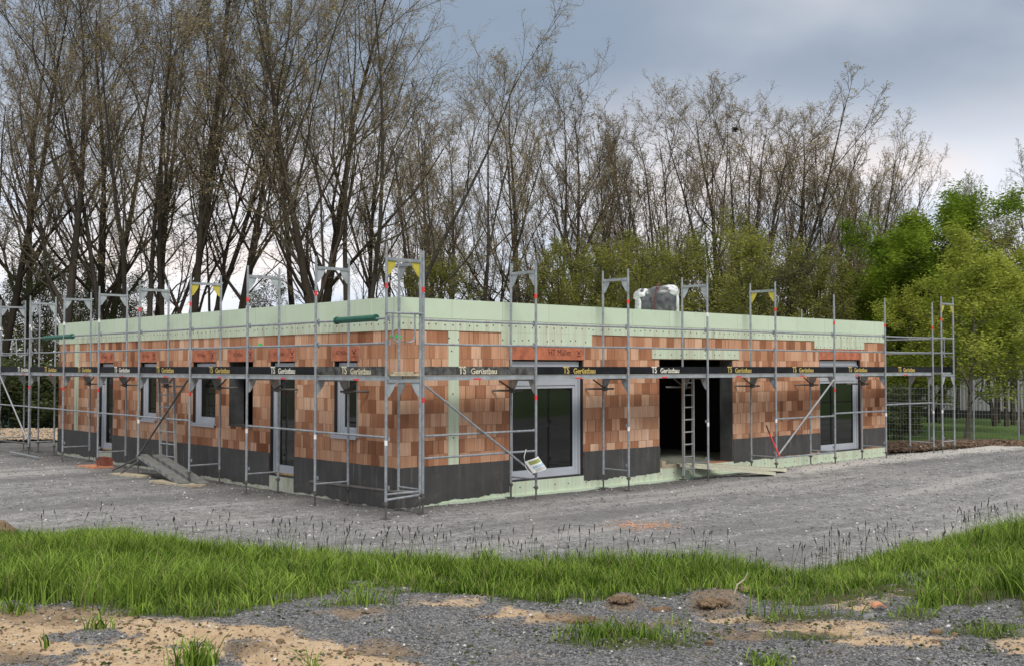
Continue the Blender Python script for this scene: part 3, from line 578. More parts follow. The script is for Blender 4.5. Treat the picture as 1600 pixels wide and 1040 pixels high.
# windows
def window(fc, o, name, kind, far):
    """far: sign along u of the jamb that the shutter rail shows on"""
    u0, u1, z0, z1 = o; e = empty(name, fc.P((u0 + u1) / 2, -0.15, z0)); e.parent = house
    f = MB(); wo, wi = -0.10, -0.17; fw = 0.075
    zb = z0 + (0.03 if kind != 'door' else 0.06); zt = z1 - 0.03
    zt2 = zt - 0.12 if kind != 'door' else zt - 0.1
    fc.box(f, u0 + 0.05, u1 - 0.05, wi, wo + 0.02, zt2, zt)                       # roller box front
    a, b_ = u0 + 0.06, u1 - 0.06
    def ring(mb, a, b_, c_, d, t_, w1, w2, tb=None):
        tb = tb or t_
        fc.box(mb, a, a + t_, w1, w2, c_, d); fc.box(mb, b_ - t_, b_, w1, w2, c_, d); fc.box(mb, a + t_, b_ - t_, w1, w2, c_, c_ + tb); fc.box(mb, a + t_, b_ - t_, w1, w2, d - t_, d)
    ring(f, a, b_, zb, zt2 - 0.002, fw, wi, wo, 0.10 if kind != 'window' else fw)
    fo = f.build('frame', MT['frame'], e)
    s = MB(); g = MB(); k = MB()
    ia, ib, ic, id_ = a + fw + 0.002, b_ - fw - 0.002, zb + (0.10 if kind != 'window' else fw) + 0.002, zt2 - fw - 0.004
    parts = [(ia, ib, ic, id_)]
    if kind == 'patio': parts = [(ia, ib, ic, 2.14), (ia, ib, 2.24, id_)]; fc.box(s, ia, ib, wi, wo + 0.004, 2.142, 2.238)
    for (p, q_, r_, t_) in parts:
        sw = 0.06 if t_ - r_ > 0.3 else 0.03
        ring(s, p, q_, r_, t_, sw, wi + 0.005, wo - 0.012); ring(k, p + sw, q_ - sw, r_ + sw, t_ - sw, 0.012, wi + 0.01, wo - 0.022)
        fc.box(g, p + sw + 0.012, q_ - sw - 0.012, wi + 0.02, wi + 0.032, r_ + sw + 0.012, t_ - sw - 0.012)
    s.build('sash', MT['frame'], e); k.build('gasket', MT['framed'], e); g.build('pane', MT['glass'], e)
    for uu_ in (u0 + 0.045, u1 - 0.045): r = MB(); fc.box(r, uu_ - 0.022, uu_ + 0.022, wo + 0.003, wo + 0.035, zb, zt2); r.build('shutter_rail', MT['frame'], e)
    for a_, b_ in ((u0 + 0.001, u0 + 0.02), (u1 - 0.02, u1 - 0.001)): j = MB(); fc.box(j, a_, b_, wi, -0.004, z0, z1 - 0.001); j.build('jamb_seal', MT['framed'], e)
    if kind != 'window': w = MB(); fc.box(w, u0 + 0.021, u1 - 0.021, wi, 0.012, z0 + 0.001, z0 + 0.028); w.build('sill_dark_gap', MT['framed'], e)  # black strip drawn for the shaded gap under the frame
    if kind == 'window':
        w = MB(); fc.box(w, u0 - 0.03, u1 + 0.03, wo - 0.0, 0.06, z0 - 0.005, z0 + 0.028); fc.box(w, u0 - 0.03, u1 + 0.03, 0.045, 0.062, z0 - 0.045, z0 - 0.006); w.build('sill', MT['frame'], e)
    if kind == 'door':
        w = MB(); fc.box(w, u0 + 0.07, u1 - 0.07, wi, wo + 0.02, z0 - 0.0, z0 + 0.058); w.build('timber_block', MT['timber_y'], e)
    return e
window(FR, OR[0], 'patio_window', 'patio', 1); window(FR, OR[2], 'patio_window', 'patio', 1)
window(FL, OL[0], 'glazed_door', 'door', 1); window(FL, OL[4], 'glazed_door', 'door', 1)
for k in (1, 2, 5): window(FL, OL[k], 'window', 'window', 1)
mb = MB(); u0, u1, z0, z1 = OL[3]; FL.box(mb, u1 - 0.012, u1 - 0.001, -0.36, -0.003, z0, z1 - 0.001); FL.box(mb, u0 + 0.001, u0 + 0.012, -0.36, -0.003, z0, z1 - 0.001); FL.box(mb, u0 + 0.012, u1 - 0.012, -0.36, 0.01, z0 - 0.02, z0 + 0.01); mb.build('opening_reveal', MT['reveal'], house)
# spray marks
def blob(fc, u, z, a, b_):
    mb = MB(); p = []
    for k in range(14): an = k * 2 * math.pi / 14; r = 1 + 0.35 * math.sin(k * 2.7); p.append(fc.P(u + a * r * math.cos(an), 0.004, z + b_ * r * math.sin(an)))
    mb.add(p, [tuple(range(14))]); mb.build('spray_mark', MT['spray'], house)
blob(FR, 0.06, 3.05, 0.07, 0.05); blob(FL, 0.10, 3.06, 0.07, 0.03); blob(FL, 4.85, 2.98, 0.10, 0.03)

# ---------------------------------------------------------------- scaffold
scaf = empty('scaffold', (0, 0, 0), 0, 'galvanised tube scaffold with black lettered toe boards wrapped round the brick bungalow', 'scaffold')
ZD, RO = 2.31, 1.035
YL = [-1.17, 1.0, 3.5, 5.98, 8.58, 10.96, 13.31, 15.91, 18.45]
XR = [-0.17, 2.47, 5.03, 7.59, 10.12, 12.61, 15.04, 17.58]
def frame_mesh(upper, inner=True, ztop=None):
    mb = MB(); r = 0.0242
    if not upper:
        for x in (0, 0.70): mb.tube([(x, 0, 0.30), (x, 0, ZD + 0.03)], r, 10)
        mb.box((0.02, -0.025, ZD - 0.06), (0.68, 0.025, ZD - 0.005)); mb.tube([(0, 0, 0.42), (0.70, 0, 0.42)], 0.017, 8)
        mb.box((0.022, -0.035, 0.5), (0.05, 0.035, 0.56)); mb.box((0.022, -0.035, 1.3), (0.05, 0.035, 1.36))
    else:
        zt = ztop or 4.49
        for x in ((0, 0.70) if inner else (0,)): mb.tube([(x, 0, ZD + 0.032), (x, 0, zt - 0.16)], r, 10); mb.tube([(x, 0, zt - 0.16), (x, 0, zt)], r * 0.82, 10)
        if inner: mb.box((0.02, -0.025, 4.26), (0.68, 0.025, 4.31))
        for z in (ZD + 0.59, ZD + 1.0):
            mb.box((0.022, -0.04, z - 0.035), (0.055, 0.04, z + 0.035)); mb.box((0.055, -0.012, z - 0.055), (0.07, 0.012, z + 0.055))
    return mb
def gussets(z, mat, parent):
    for s in (0, 1):
        x0 = 0.025 if s == 0 else 0.675; k = 1 if s == 0 else -1
        mb = MB(); mb.poly([(x0, -0.006, z), (x0 + k * 0.17, -0.006, z), (x0 + k * 0.13, -0.006, z - 0.09), (x0 + k * 0.04, -0.006, z - 0.22), (x0, -0.006, z - 0.24)], (0, 0, 0), (0, 0.012, 0)); mb.build('gusset', mat, parent)
def tape(z, mat, parent, x=0.0): mb = MB(); mb.tube([(x, 0, z), (x, 0, z + 0.085)], 0.0262, 10); mb.build('tape_mark', mat, parent)
def spindle(parent, x): mb = MB(); mb.tube([(x, 0, 0.03), (x, 0, 0.30)], 0.017, 8); mb.box((x - 0.07, -0.07, 0.015), (x + 0.07, 0.07, 0.03)); mb.tube([(x, 0, 0.24), (x, 0, 0.30)], 0.034, 8); mb.bar((x - 0.06, 0, 0.27), (x + 0.06, 0.02, 0.27), 0.014, 0.014); mb.build('base_jack', MT['galv_dark'], parent)
protos = []
lf = frame_mesh(False).build('lower_frame', MT['galv'], scaf); gussets(ZD - 0.062, MT['deck'], lf); spindle(lf, 0); spindle(lf, 0.70); tape(1.22, MT['white'], lf)
lfr = frame_mesh(False).build('lower_frame', MT['galv'], scaf); gussets(ZD - 0.062, MT['deck'], lfr); spindle(lfr, 0); spindle(lfr, 0.70); tape(1.9, MT['red'], lfr)
ufs = {}
for key, gm, tm, tz in (('y', 'yellow', 'red', 3.80), ('g', 'deck', 'red', 3.78), ('w', 'deck', 'white', 3.60)):
    u_ = frame_mesh(True).build('upper_frame', MT['galv'], scaf); gussets(4.258, MT[gm], u_); tape(tz, MT[tm], u_, 0.0); ufs[key] = u_
up_post = frame_mesh(True, False, 4.30).build('guard_post', MT['galv'], scaf); tape(3.55, MT['red'], up_post)
used = set()
def put(src, mw):
    if src.name in used: return dup(src, scaf, mw)
    used.add(src.name); src.matrix_parent_inverse = Matrix.Identity(4); src.matrix_basis = mw; src.parent = scaf; return src
# children of prototypes were parented while the prototype sat at the origin: their inverse is identity
def mwL(y): return Matrix.Translation((-RO, y, 0))
def mwR(x): return Matrix.Translation((x, -RO, 0)) @ Matrix.Rotation(R(90), 4, 'Z')
upL = ['y', 'g', 'g', 'y', 'g', 'w', 'w', 'w', 'w']; lowL = [lf, lf, lf, lfr, lf, lfr, lfr, lfr, lf]
upR = ['g', 'g', 'g', 'w', 'y']
for k, y in enumerate(YL): put(lowL[k], mwL(y)); put(ufs[upL[k]], mwL(y))
for k, x in enumerate(XR):
    put(lfr if k in (0, 1, 5) else lf, mwR(x)); put(ufs[upR[k]] if k < 5 else up_post, mwR(x))
for (x, y, rz) in ((18.1, -1.03, 0), (-0.2, 18.3, -90), (-2.7, 18.3, -90)):
    mw = Matrix.Translation((x, y, 0)) @ Matrix.Rotation(R(rz), 4, 'Z'); put(lf, mw); put(ufs['y' if x > 10 else 'w'], mw)
put(up_post, Matrix.Translation((18.15, 3.55, 0)) @ Matrix.Rotation(R(90), 4, 'Z')); put(lf, Matrix.Translation((18.15, 3.55, 0)))
# decks, toe boards, rails
def deck_bay(k, side):
    a, b_ = (YL[k], YL[k + 1]) if side == 'l' else (XR[k], XR[k + 1])
    fc = FL if side == 'l' else FR
    for j in range(2):
        mb = MB(); w1 = RO - 0.03 - j * 0.325; fc.box(mb, a + 0.01, b_ - 0.01, w1 - 0.30, w1, ZD + 0.0, ZD + 0.008 + 0.04)
        fc.box(mb, a + 0.01, b_ - 0.01, w1 - 0.012, w1 + 0.0015, ZD - 0.03, ZD + 0.0); mb.build('deck_plank', MT['deck'] if j == 0 else MT['wood'], scaf)
    worn = (k == 0)
    mb = MB(); fc.box(mb, a + 0.03, b_ - 0.03, RO + 0.005 - 0.045, RO - 0.015, ZD + 0.055, ZD + 0.205); mb.bar(fc.P(a + 0.03, RO - 0.03, ZD + 0.13), fc.P(a - 0.0, RO - 0.03, ZD + 0.13), 0.02, 0.08); tb = mb.build('toe_board', MT['worn' if worn else 'black'], scaf)
    uR = [1.06, 3.63, 6.19, 8.74, 11.25, 13.7, 16.15]; uL = [-0.25, 2.18, 4.7, 7.25, 9.6, 11.93, 14.33, 16.5]
    uc = (uR if side == 'r' else uL)[k]; sg = 1 if side == 'r' else -1
    lm = MT['clet'] if worn else (MT['plet'] if (k % 3 == 1 and side == 'l') or (k == 2 and side == 'r') else MT['ylet'])
    zc = ZD + 0.128
    t1 = text('lettering', 'TS', 0.185, fc.mat4(uc - sg * 0.35, RO - 0.0135, zc + 0.005), lm, tb, 0.001, 0.004, 0.85)
    t2 = text('lettering', 'Gerüstbau', 0.142, fc.mat4(uc + sg * 0.15, RO - 0.0135, zc - 0.008), lm, tb, 0.001, 0.003, 1.02)
    lab = MB(); fc.box(lab, uc - 0.09, uc + 0.09, RO - 0.0295, RO - 0.0265, ZD - 0.028, ZD - 0.0); lab.build('deck_sticker', MT['red'], scaf)
    for z in (ZD + 0.59, ZD + 1.0):
        mb = MB(); mb.tube([fc.P(a + 0.02, RO - 0.045, z), fc.P(a + 0.06, RO - 0.045, z), fc.P((a + b_) / 2, RO - 0.045, z - 0.006), fc.P(b_ - 0.06, RO - 0.045, z), fc.P(b_ - 0.02, RO - 0.045, z)], 0.019, 8); mb.build('guard_rail', MT['galv'], scaf)
for k in range(8): deck_bay(k, 'l')
for k in range(7): deck_bay(k, 'r')
def rail(p, q, r=0.02, mat='galv', name='guard_rail'): mb = MB(); mb.tube([p, q], r, 8); return mb.build(name, MT[mat], scaf)
w = RO - 0.02
for k, z in ((0, 1.33), (0, 0.95), (4, 1.30), (5, 1.36), (6, 1.52)): rail((XR[k] + 0.02, -w, z), (XR[k + 1] - 0.02, -w, z))
for k in (0, 1, 3, 4, 5, 7, 6): rail((-w, YL[k] + 0.02, 1.35 + 0.008 * k), (-w, YL[k + 1] - 0.02, 1.35 + 0.008 * k))
for k, z in ((4, 0.40), ): rail((XR[k] + 0.02, -w, z), (XR[k + 1] - 0.02, -w, z))
rail((XR[0] + 0.02, -w, 1.33), (XR[0] + 0.06, -w, 1.33))
# diagonals
rail((-0.12, -w - 0.04, 2.18), (2.46, -w - 0.04, 0.50), 0.021, 'galv', 'brace'); rail((12.55, -w - 0.04, 2.2), (10.13, -w - 0.04, 0.44), 0.021, 'alu', 'brace')
rail((-w - 0.04, 6.02, 2.25), (-w - 0.04, 8.56, 0.45), 0.022, 'galv_dark', 'brace'); rail((-w - 0.02, 8.60, 0.42), (-1.15, 9.75, 0.07), 0.022, 'galv_dark', 'brace'); rail((-w - 0.02, 8.45, 0.40), (-1.3, 8.95, 0.05), 0.022, 'galv_dark', 'brace')
rail((-w - 0.04, 18.38, 2.25), (-w - 0.04, 16.0, 0.5), 0.022, 'alu', 'brace')
rail((-0.45, 2.1, 0.34), (-0.33, -1.25, 0.36), 0.03, 'galv_dark', 'base_tube'); rail((-1.02, -1.17, 0.33), (-0.36, -1.17, 0.36), 0.02, 'galv', 'base_tube'); rail((-0.33, -0.4, 0.36), (-0.30, -1.1, 0.40), 0.018, 'galv', 'base_tube')
rail((-1.05, 18.5, 0.35), (-1.05, 15.9, 0.38), 0.025, 'galv_dark', 'base_tube'); rail((-1.3, 14.3, 0.1), (-1.3, 16.6, 0.12), 0.025, 'galv', 'base_tube')
# end guards
mb = MB(); y = -1.17 - 0.03
mb.tube([(-RO - 0.03, y, 3.40), (-0.30, y, 3.40)], 0.019, 8); mb.tube([(-0.93, y, 3.40), (-0.93, y, 3.02), (-0.90, y, 2.94), (-0.84, y, 2.92), (-0.56, y, 2.92), (-0.50, y, 2.94), (-0.47, y, 3.02), (-0.47, y, 3.40)], 0.016, 8); mb.build('end_guard', MT['galv'], scaf)
mb = MB(); mb.tube([(17.6, -RO, 3.31), (18.8, -RO, 3.31)], 0.019, 8); mb.tube([(18.2, -1.06, 3.31), (18.2, -1.06, 2.8), (18.72, -1.06, 2.8), (18.72, -1.06, 3.31)], 0.016, 8); mb.tube([(17.6, -RO, 2.90), (18.8, -RO, 2.90)], 0.017, 8); mb.build('end_guard', MT['galv'], scaf)
mb = MB(); mb.tube([(-1.07, 15.95, 3.02), (-1.07, 16.0, 2.84), (-1.07, 16.9, 2.84), (-1.07, 16.95, 3.3)], 0.016, 8); mb.tube([(-1.07, 17.3, 3.3), (-1.07, 17.35, 2.84), (-1.07, 18.2, 2.84), (-1.07, 18.25, 3.3)], 0.016, 8); mb.build('end_guard', MT['galv'], scaf)
# end deck at the right gable and the corner
mb = MB(); mb.box((18.12, -0.98, ZD), (18.42, 3.2, ZD + 0.045)); mb.box((18.45, -0.98, ZD), (18.75, 3.2, ZD + 0.045)); mb.build('deck_plank', MT['deck'], scaf)
mb = MB(); mb.box((17.62, -0.99, ZD), (18.08, -0.40, ZD + 0.045)); mb.build('deck_plank', MT['deck'], scaf)
mb = MB(); mb.box((17.65, -RO, ZD + 0.055), (18.05, -RO + 0.03, ZD + 0.205)); mb.build('toe_board', MT['black'], scaf)
mb = MB(); mb.box((18.79, -0.98, ZD + 0.055), (18.82, 3.2, ZD + 0.205)); mb.build('toe_board', MT['black'], scaf)
mb = MB()
for z in (ZD + 0.59, ZD + 1.0, 1.45): mb.tube([(18.78, -1.0, z), (18.8, 3.2, z)], 0.019, 8)
mb.build('guard_rail', MT['galv'], scaf)
mb = MB(); mb.box((-0.98, -1.22, ZD + 0.05), (-0.38, -0.95, ZD + 0.085)); mb.box((-0.9, -1.2, ZD + 0.09), (-0.5, -1.0, ZD + 0.12)); mb.build('timber_offcut', MT['wood'], scaf)
# wall anchors
for k, x in enumerate(XR[1:7]):
    mb = MB(); mb.tube([(x - 0.0, -0.37, 2.06), (x - 0.12, -0.1, 2.06), (x - 0.2, -0.02, 2.06)], 0.02, 8); mb.tube([(x - 0.12, -0.42, 2.06), (x + 0.22, -0.42, 2.06)], 0.02, 8); mb.box((x - 0.04, -0.42, 2.02), (x + 0.04, -0.34, 2.1)); mb.tube([(x, -0.36, 2.08), (x - 0.32, -0.36, 2.25)], 0.016, 6); mb.build('wall_anchor', MT['galv_dark'], scaf)
for k, y in enumerate(YL[1:7]):
    mb = MB(); mb.tube([(-0.37, y, 2.06), (-0.1, y - 0.12, 2.06), (-0.02, y - 0.2, 2.06)], 0.02, 8); mb.tube([(-0.42, y - 0.25, 2.06), (-0.42, y + 0.12, 2.06)], 0.02, 8); mb.box((-0.42, y - 0.04, 2.02), (-0.34, y + 0.04, 2.1)); mb.tube([(-0.36, y, 2.08), (-0.36, y - 0.32, 2.25)], 0.016, 6); mb.build('wall_anchor', MT['galv_dark'], scaf)

LADX = 7.47
# ---------------------------------------------------------------- things on and around the scaffold
def ladder(name, label, b0, t0, wv, n, z_from):
    e = empty(name, b0, 0, label, 'ladder'); b0 = np.array(b0, float); t0 = np.array(t0, float); wv = np.array(wv, float)
    for s in (0, 1): mb = MB(); mb.bar(b0 + wv * s, t0 + wv * s, 0.028, 0.06, up=tuple(np.cross(wv, (0, 0, 1)))); mb.build('stile', MT['alu'], e)
    for k in range(n): f_ = (k + 0.5) / n; c_ = b0 + (t0 - b0) * f_; mb = MB(); mb.tube([c_, c_ + wv], 0.016, 8); mb.build('rung', MT['alu'], e)
ladder('access_ladder', 'upright grey ladder hooked under the scaffold deck in front of the dark doorway', (LADX, -0.45, 0.12), (LADX, -0.45, 2.30), (0.36, 0.02, 0), 8, 0)
ladder('leaning_ladder', 'tilted aluminium ladder leaning at the brick wall between two narrow windows', (-0.60, 8.32, 0.05), (-0.45, 8.80, 2.28), (0.03, -0.72, 0.0), 8, 0)
e = empty('protective_sleeve', (-RO - 0.02, -0.2, 3.31), 0, 'dark green plastic sleeve around the guard rail beside the scaffold corner', 'pipe sleeve', 'green sleeves on the guard rails')
mb = MB(); mb.tube([(-RO + 0.045, -0.78, 3.325), (-RO + 0.045, 0.36, 3.315)], 0.055, 12); mb.build('sleeve', MT['green'], e)
mb = MB(); mb.tube([(-RO + 0.045, 0.36, 3.315), (-RO + 0.045, 0.40, 3.315)], 0.068, 12); mb.tube([(-RO + 0.045, -0.82, 3.325), (-RO + 0.045, -0.78, 3.325)], 0.062, 12); mb.build('sleeve_end', MT['green'], e)
e = empty('protective_sleeve', (-RO - 0.02, 14, 3.3), 0, 'dark green plastic sleeve around the rail at the far left end of the roof', 'pipe sleeve', 'green sleeves on the guard rails')
mb = MB(); mb.tube([(-RO + 0.045, 12.9, 3.30), (-RO + 0.045, 14.9, 3.29)], 0.06, 12); mb.build('sleeve', MT['green'], e)
mb = MB(); mb.tube([(-RO + 0.045, 12.84, 3.30), (-RO + 0.045, 12.9, 3.30)], 0.07, 12); mb.build('sleeve_end', MT['green'], e)
# hanging information card on the brace
e = empty('hanging_card', (2.4, -1.12, 0.55), 0, 'curled white information card with green print tied to the foot of the brace', 'card')
def card(u0, u1, v0, v1, off, nu=10, nv=8):
    P = []
    for j in range(nv + 1):
        for i in range(nu + 1):
            u = u0 + (u1 - u0) * i / nu; v_ = v0 + (v1 - v0) * j / nv
            a_ = (u - 0.5) * 0.36; b_ = (v_ - 0.5) * 0.26; c, s_ = math.cos(R(33)), math.sin(R(33))
            x = 2.36 + a_ * c - b_ * s_ * 0.9; z = 0.74 + a_ * s_ * 0.55 + b_ * c - 0.10 * (u - 0.5) ** 2
            y = -1.12 - off - 0.16 * math.sin(math.pi * u) + 0.10 * (v_ - 0.5)
            P.append((x, y, z))
    f = [(j * (nu + 1) + i, j * (nu + 1) + i + 1, (j + 1) * (nu + 1) + i + 1, (j + 1) * (nu + 1) + i) for j in range(nv) for i in range(nu)]
    return P, f
mb = MB(); P, f = card(0, 1, 0, 1, 0); P2, f2 = card(0, 1, 0, 1, -0.003); mb.add(P, f); mb.add(P2, [q_[::-1] for q_ in f2]); mb.build('sheet', MT['paper'], e)
mb = MB(); P, f = card(0.08, 0.6, 0.62, 0.9, 0.003); mb.add(P, f); mb.build('print_block', MT['pgreen'], e)
mb = MB(); P, f = card(0.1, 0.85, 0.3, 0.5, 0.003); mb.add(P, f); mb.build('print_block', MT['pblue'], e)
mb = MB()
for k in range(3): P, f = card(0.12, 0.8 - 0.1 * k, 0.08 + 0.07 * k, 0.10 + 0.07 * k, 0.003); mb.add(P, f)
mb.build('print_lines', MT['pdark'], e)
mb = MB(); mb.tube([(2.26, -1.12, 0.52), (2.14, -1.12, 0.66), (2.10, -1.11, 0.86), (2.16, -1.1, 1.0)], 0.006, 5); mb.build('cable_tie', MT['paper'], e)
# ramp planks at the doorway
def plank(name, label, p, q, wd, holes, group, mat):
    e = empty(name, p, 0, label, 'ramp plank', group); p = np.array(p, float); q = np.array(q, float); t_ = q - p; Ln = np.linalg.norm(t_); t_ /= Ln; a = np.cross((0, 0, 1), t_); a /= np.linalg.norm(a); n_ = np.cross(t_, a)
    Mx = Matrix(((t_[0], a[0], n_[0], p[0]), (t_[1], a[1], n_[1], p[1]), (t_[2], a[2], n_[2], p[2]), (0, 0, 0, 1)))
    mb = MB(); mb.box((0, -wd / 2, -0.004), (Ln, wd / 2, 0.004), Mx)
    mb.build('tread', mat, e)
    mb = MB()
    for s in (-1, 1): mb.box((0, s * wd / 2 - 0.004, -0.055), (Ln, s * wd / 2 + 0.004, 0.012), Mx)
    mb.box((Ln + 0.001, -wd / 2, -0.06), (Ln + 0.04, wd / 2, 0.014), Mx); mb.build('edge_profile', mat, e)
    if holes:
        mb = MB(); k = int(Ln / 0.075)
        for i in range(k):
            for j in range(3): x = 0.05 + i * 0.075; y = (-0.09 + j * 0.09) * wd / 0.32; mb.box((x, y - 0.022, 0.0045), (x + 0.028, y + 0.022, 0.0065), Mx)
        mb.build('tread_holes', MT['hole'], e)
    return e
plank('ramp_plank', 'cream perforated steel plank from doorway to gravel, nearer of the pair', (7.75, -0.06, 0.34), (9.55, -1.3, 0.13), 0.30, True, 'ramp planks at the doorway', MT['ramp'])
plank('ramp_plank', 'cream perforated steel plank from doorway to gravel, the one nearer the wall', (8.15, 0.12, 0.34), (10.25, -1.10, 0.15), 0.30, True, 'ramp planks at the doorway', MT['ramp'])
plank('spare_deck_plank', 'silver deck plank tipped against the scaffold near the leaning ladder, left of two', (-0.95, 8.6, 0.50), (-1.20, 5.85, 0.08), 0.24, False, 'tipped silver deck planks', MT['deckrib'])
plank('spare_deck_plank', 'silver deck plank tipped against the wall side near the leaning ladder, right of two', (-0.68, 8.35, 0.50), (-0.93, 5.55, 0.08), 0.24, False, 'tipped silver deck planks', MT['deckrib'])
mb = MB(); mb.box((7.25, -0.02, 0.26), (7.38, 0.1, 0.42)); mb.box((7.39, -0.02, 0.26), (7.75, 0.08, 0.335)); tag(mb.build('timber_offcuts', MT['wood'], None), 'short timber offcuts at the left side of the doorway threshold', 'timber')
# red bar leaning
e = empty('leaning_bar', (10.12, -1.0, 0.2), 0, 'thin red bar with dark tip leaning on scaffold post right of doorway', 'bar')
mb = MB(); mb.tube([(10.14, -1.12, 0.42), (10.03, -0.92, 0.95)], 0.018, 8); mb.build('shaft', MT['red'], e); mb = MB(); mb.tube([(10.03, -0.92, 0.952), (9.99, -0.85, 1.16)], 0.018, 8); mb.build('tip', MT['strap'], e)
# bricks and boards under the left posts
e = empty('block_stack', (-0.8, 11.5, 0), 0, 'dark red hollow bricks stacked on the orange board by the left door', 'bricks')
for k in range(3): mb = MB(); y = 11.05 + k * 0.17; mb.box((-0.86, y, 0.075), (-0.62, y + 0.15, 0.26)); mb.box((-0.84, y + 0.02, 0.261), (-0.64, y + 0.13, 0.268)); mb.build('brick', MT['redbrick'], e)
def board(label, x0, y0, dx, dy, z, mat, rz=0, h=0.045):
    mb = MB(); Mx = Matrix.Translation((x0, y0, z)) @ Matrix.Rotation(R(rz), 4, 'Z'); mb.box((-dx / 2, -dy / 2, 0), (dx / 2, dy / 2, h), Mx); tag(mb.build('foot_board', mat), label, 'board', 'boards under the scaffold feet')
board('orange board under the scaffold foot with the brick stack by left door', -0.95, 11.35, 0.55, 0.85, 0.02, MT['rust'], 8)
board('pale board under the scaffold foot where dark braces meet', -1.2, 8.6, 0.35, 1.2, 0.02, MT['wood'], 10)
board('long pale board under the scaffold foot below the tipped planks', -1.2, 6.2, 0.35, 1.6, 0.02, MT['wood'], 8)
board('thin pale slat lying by scaffold foot at the right end of house', 17.4, -1.25, 1.3, 0.14, 0.06, MT['wood'], 18)
# wrapped pallet on the roof
pc = at(1026, 30.5, 3.75); pe = empty('wrapped_pallet', (pc.x, pc.y, 3.29), YAW - R(90), 'grey pack under crumpled clear plastic on the flat roof', 'pallet')
pe.scale = (1, 1, 1.48)
def lump(cx, cy, cz, a, b_, c_, seed, nu=20, nv=12, amp=0.18, box=0.5):
    P = []; 
    for j in range(nv + 1):
        th = math.pi * j / nv
        for i in range(nu):
            ph = 2 * math.pi * i / nu; d = np.array([math.sin(th) * math.cos(ph), math.sin(th) * math.sin(ph), math.cos(th)])
            d = np.sign(d) * np.abs(d) ** box; r = 1 + amp * (float(fbm(ph * 1.4 + seed * 3 + (2 if i else 2), th * 2.2, seed)) - 0.5) * 2 * math.sin(th)
            P.append((cx + d[0] * a * r, cy + d[1] * b_ * r, cz + d[2] * c_ * r))
    return P, [(j * nu + i, j * nu + (i + 1) % nu, (j + 1) * nu + (i + 1) % nu, (j + 1) * nu + i) for j in range(nv) for i in range(nu)]
def lp(name, mat, *a, **k): mb = MB(); P, f = lump(*a, **k); mb.add(P, f); o = mb.build(name, mat, None, True); o.parent = pe; return o
lp('pack', MT['darkpack'], 0.12, 0, 0.62, 0.40, 0.5, 0.34, 3, amp=0.08); lp('pack', MT['darkpack'], -0.32, 0.02, 0.66, 0.20, 0.48, 0.26, 4, amp=0.08)
lp('plastic_wrap', MT['film'], -0.38, 0, 0.80, 0.21, 0.46, 0.12, 5, box=0.8, amp=0.35); lp('plastic_wrap', MT['film'], 0.34, 0, 0.86, 0.25, 0.46, 0.13, 6, box=0.85, amp=0.35)
lp('plastic_wrap', MT['film'], 0.52, 0, 0.60, 0.06, 0.46, 0.28, 8, box=0.6); lp('plastic_wrap', MT['film'], -0.51, 0, 0.52, 0.06, 0.44, 0.26, 9, box=0.6)
mb = MB(); mb.tube([(-0.14, -0.54, 0.3), (-0.12, -0.56, 0.75), (-0.04, -0.42, 0.97), (0.04, -0.3, 0.98)], 0.02, 6); o = mb.build('strap', MT['strap']); o.parent = pe
mb = MB(); mb.box((-0.5, -0.45, 0.0), (0.5, 0.45, 0.1)); o = mb.build('pallet_base', MT['wood']); o.parent = pe

# ---------------------------------------------------------------- trees
def perp(t):
    ref = np.where(np.abs(t[:, 2:3]) < 0.9, np.array([[0, 0, 1.0]]), np.array([[1.0, 0, 0]])); a = np.cross(t, ref); a /= np.linalg.norm(a, axis=1)[:, None]; return a, np.cross(t, a)
def grow(st, dr, ln, r0, P, up, wob, g, rend=0.35):
    """paths (B,P,3) and radii (B,P)"""
    B = len(st); pts = np.zeros((B, P, 3)); pts[:, 0] = st; d = dr / np.linalg.norm(dr, axis=1)[:, None]; step = (ln / (P - 1))[:, None]
    for i in range(1, P):
        d = d + g.normal(0, wob, (B, 3)) + np.array([0, 0, up]); d /= np.linalg.norm(d, axis=1)[:, None]; pts[:, i] = pts[:, i - 1] + d * step
    rad = r0[:, None] * np.linspace(1, rend, P)[None, :]
    return pts, rad
def tubes(pts, rad, n):
    B, P, _ = pts.shape; t = np.gradient(pts, axis=1); t /= np.linalg.norm(t, axis=2)[:, :, None] + 1e-9
    a, b = perp(t.reshape(-1, 3)); a = a.reshape(B, P, 3); b = b.reshape(B, P, 3); an = np.arange(n) * 2 * math.pi / n
    v = pts[:, :, None, :] + rad[:, :, None, None] * (np.cos(an)[:, None] * a[:, :, None, :] + np.sin(an)[:, None] * b[:, :, None, :])
    base = (np.arange(B) * P * n)[:, None, None] + (np.arange(P - 1) * n)[None, :, None]; j = np.arange(n)[None, None, :]; j2 = (j + 1) % n
    q = np.stack([base + j, base + j2, base + n + j2, base + n + j], -1).reshape(-1, 4)
    return v.reshape(-1, 3), q
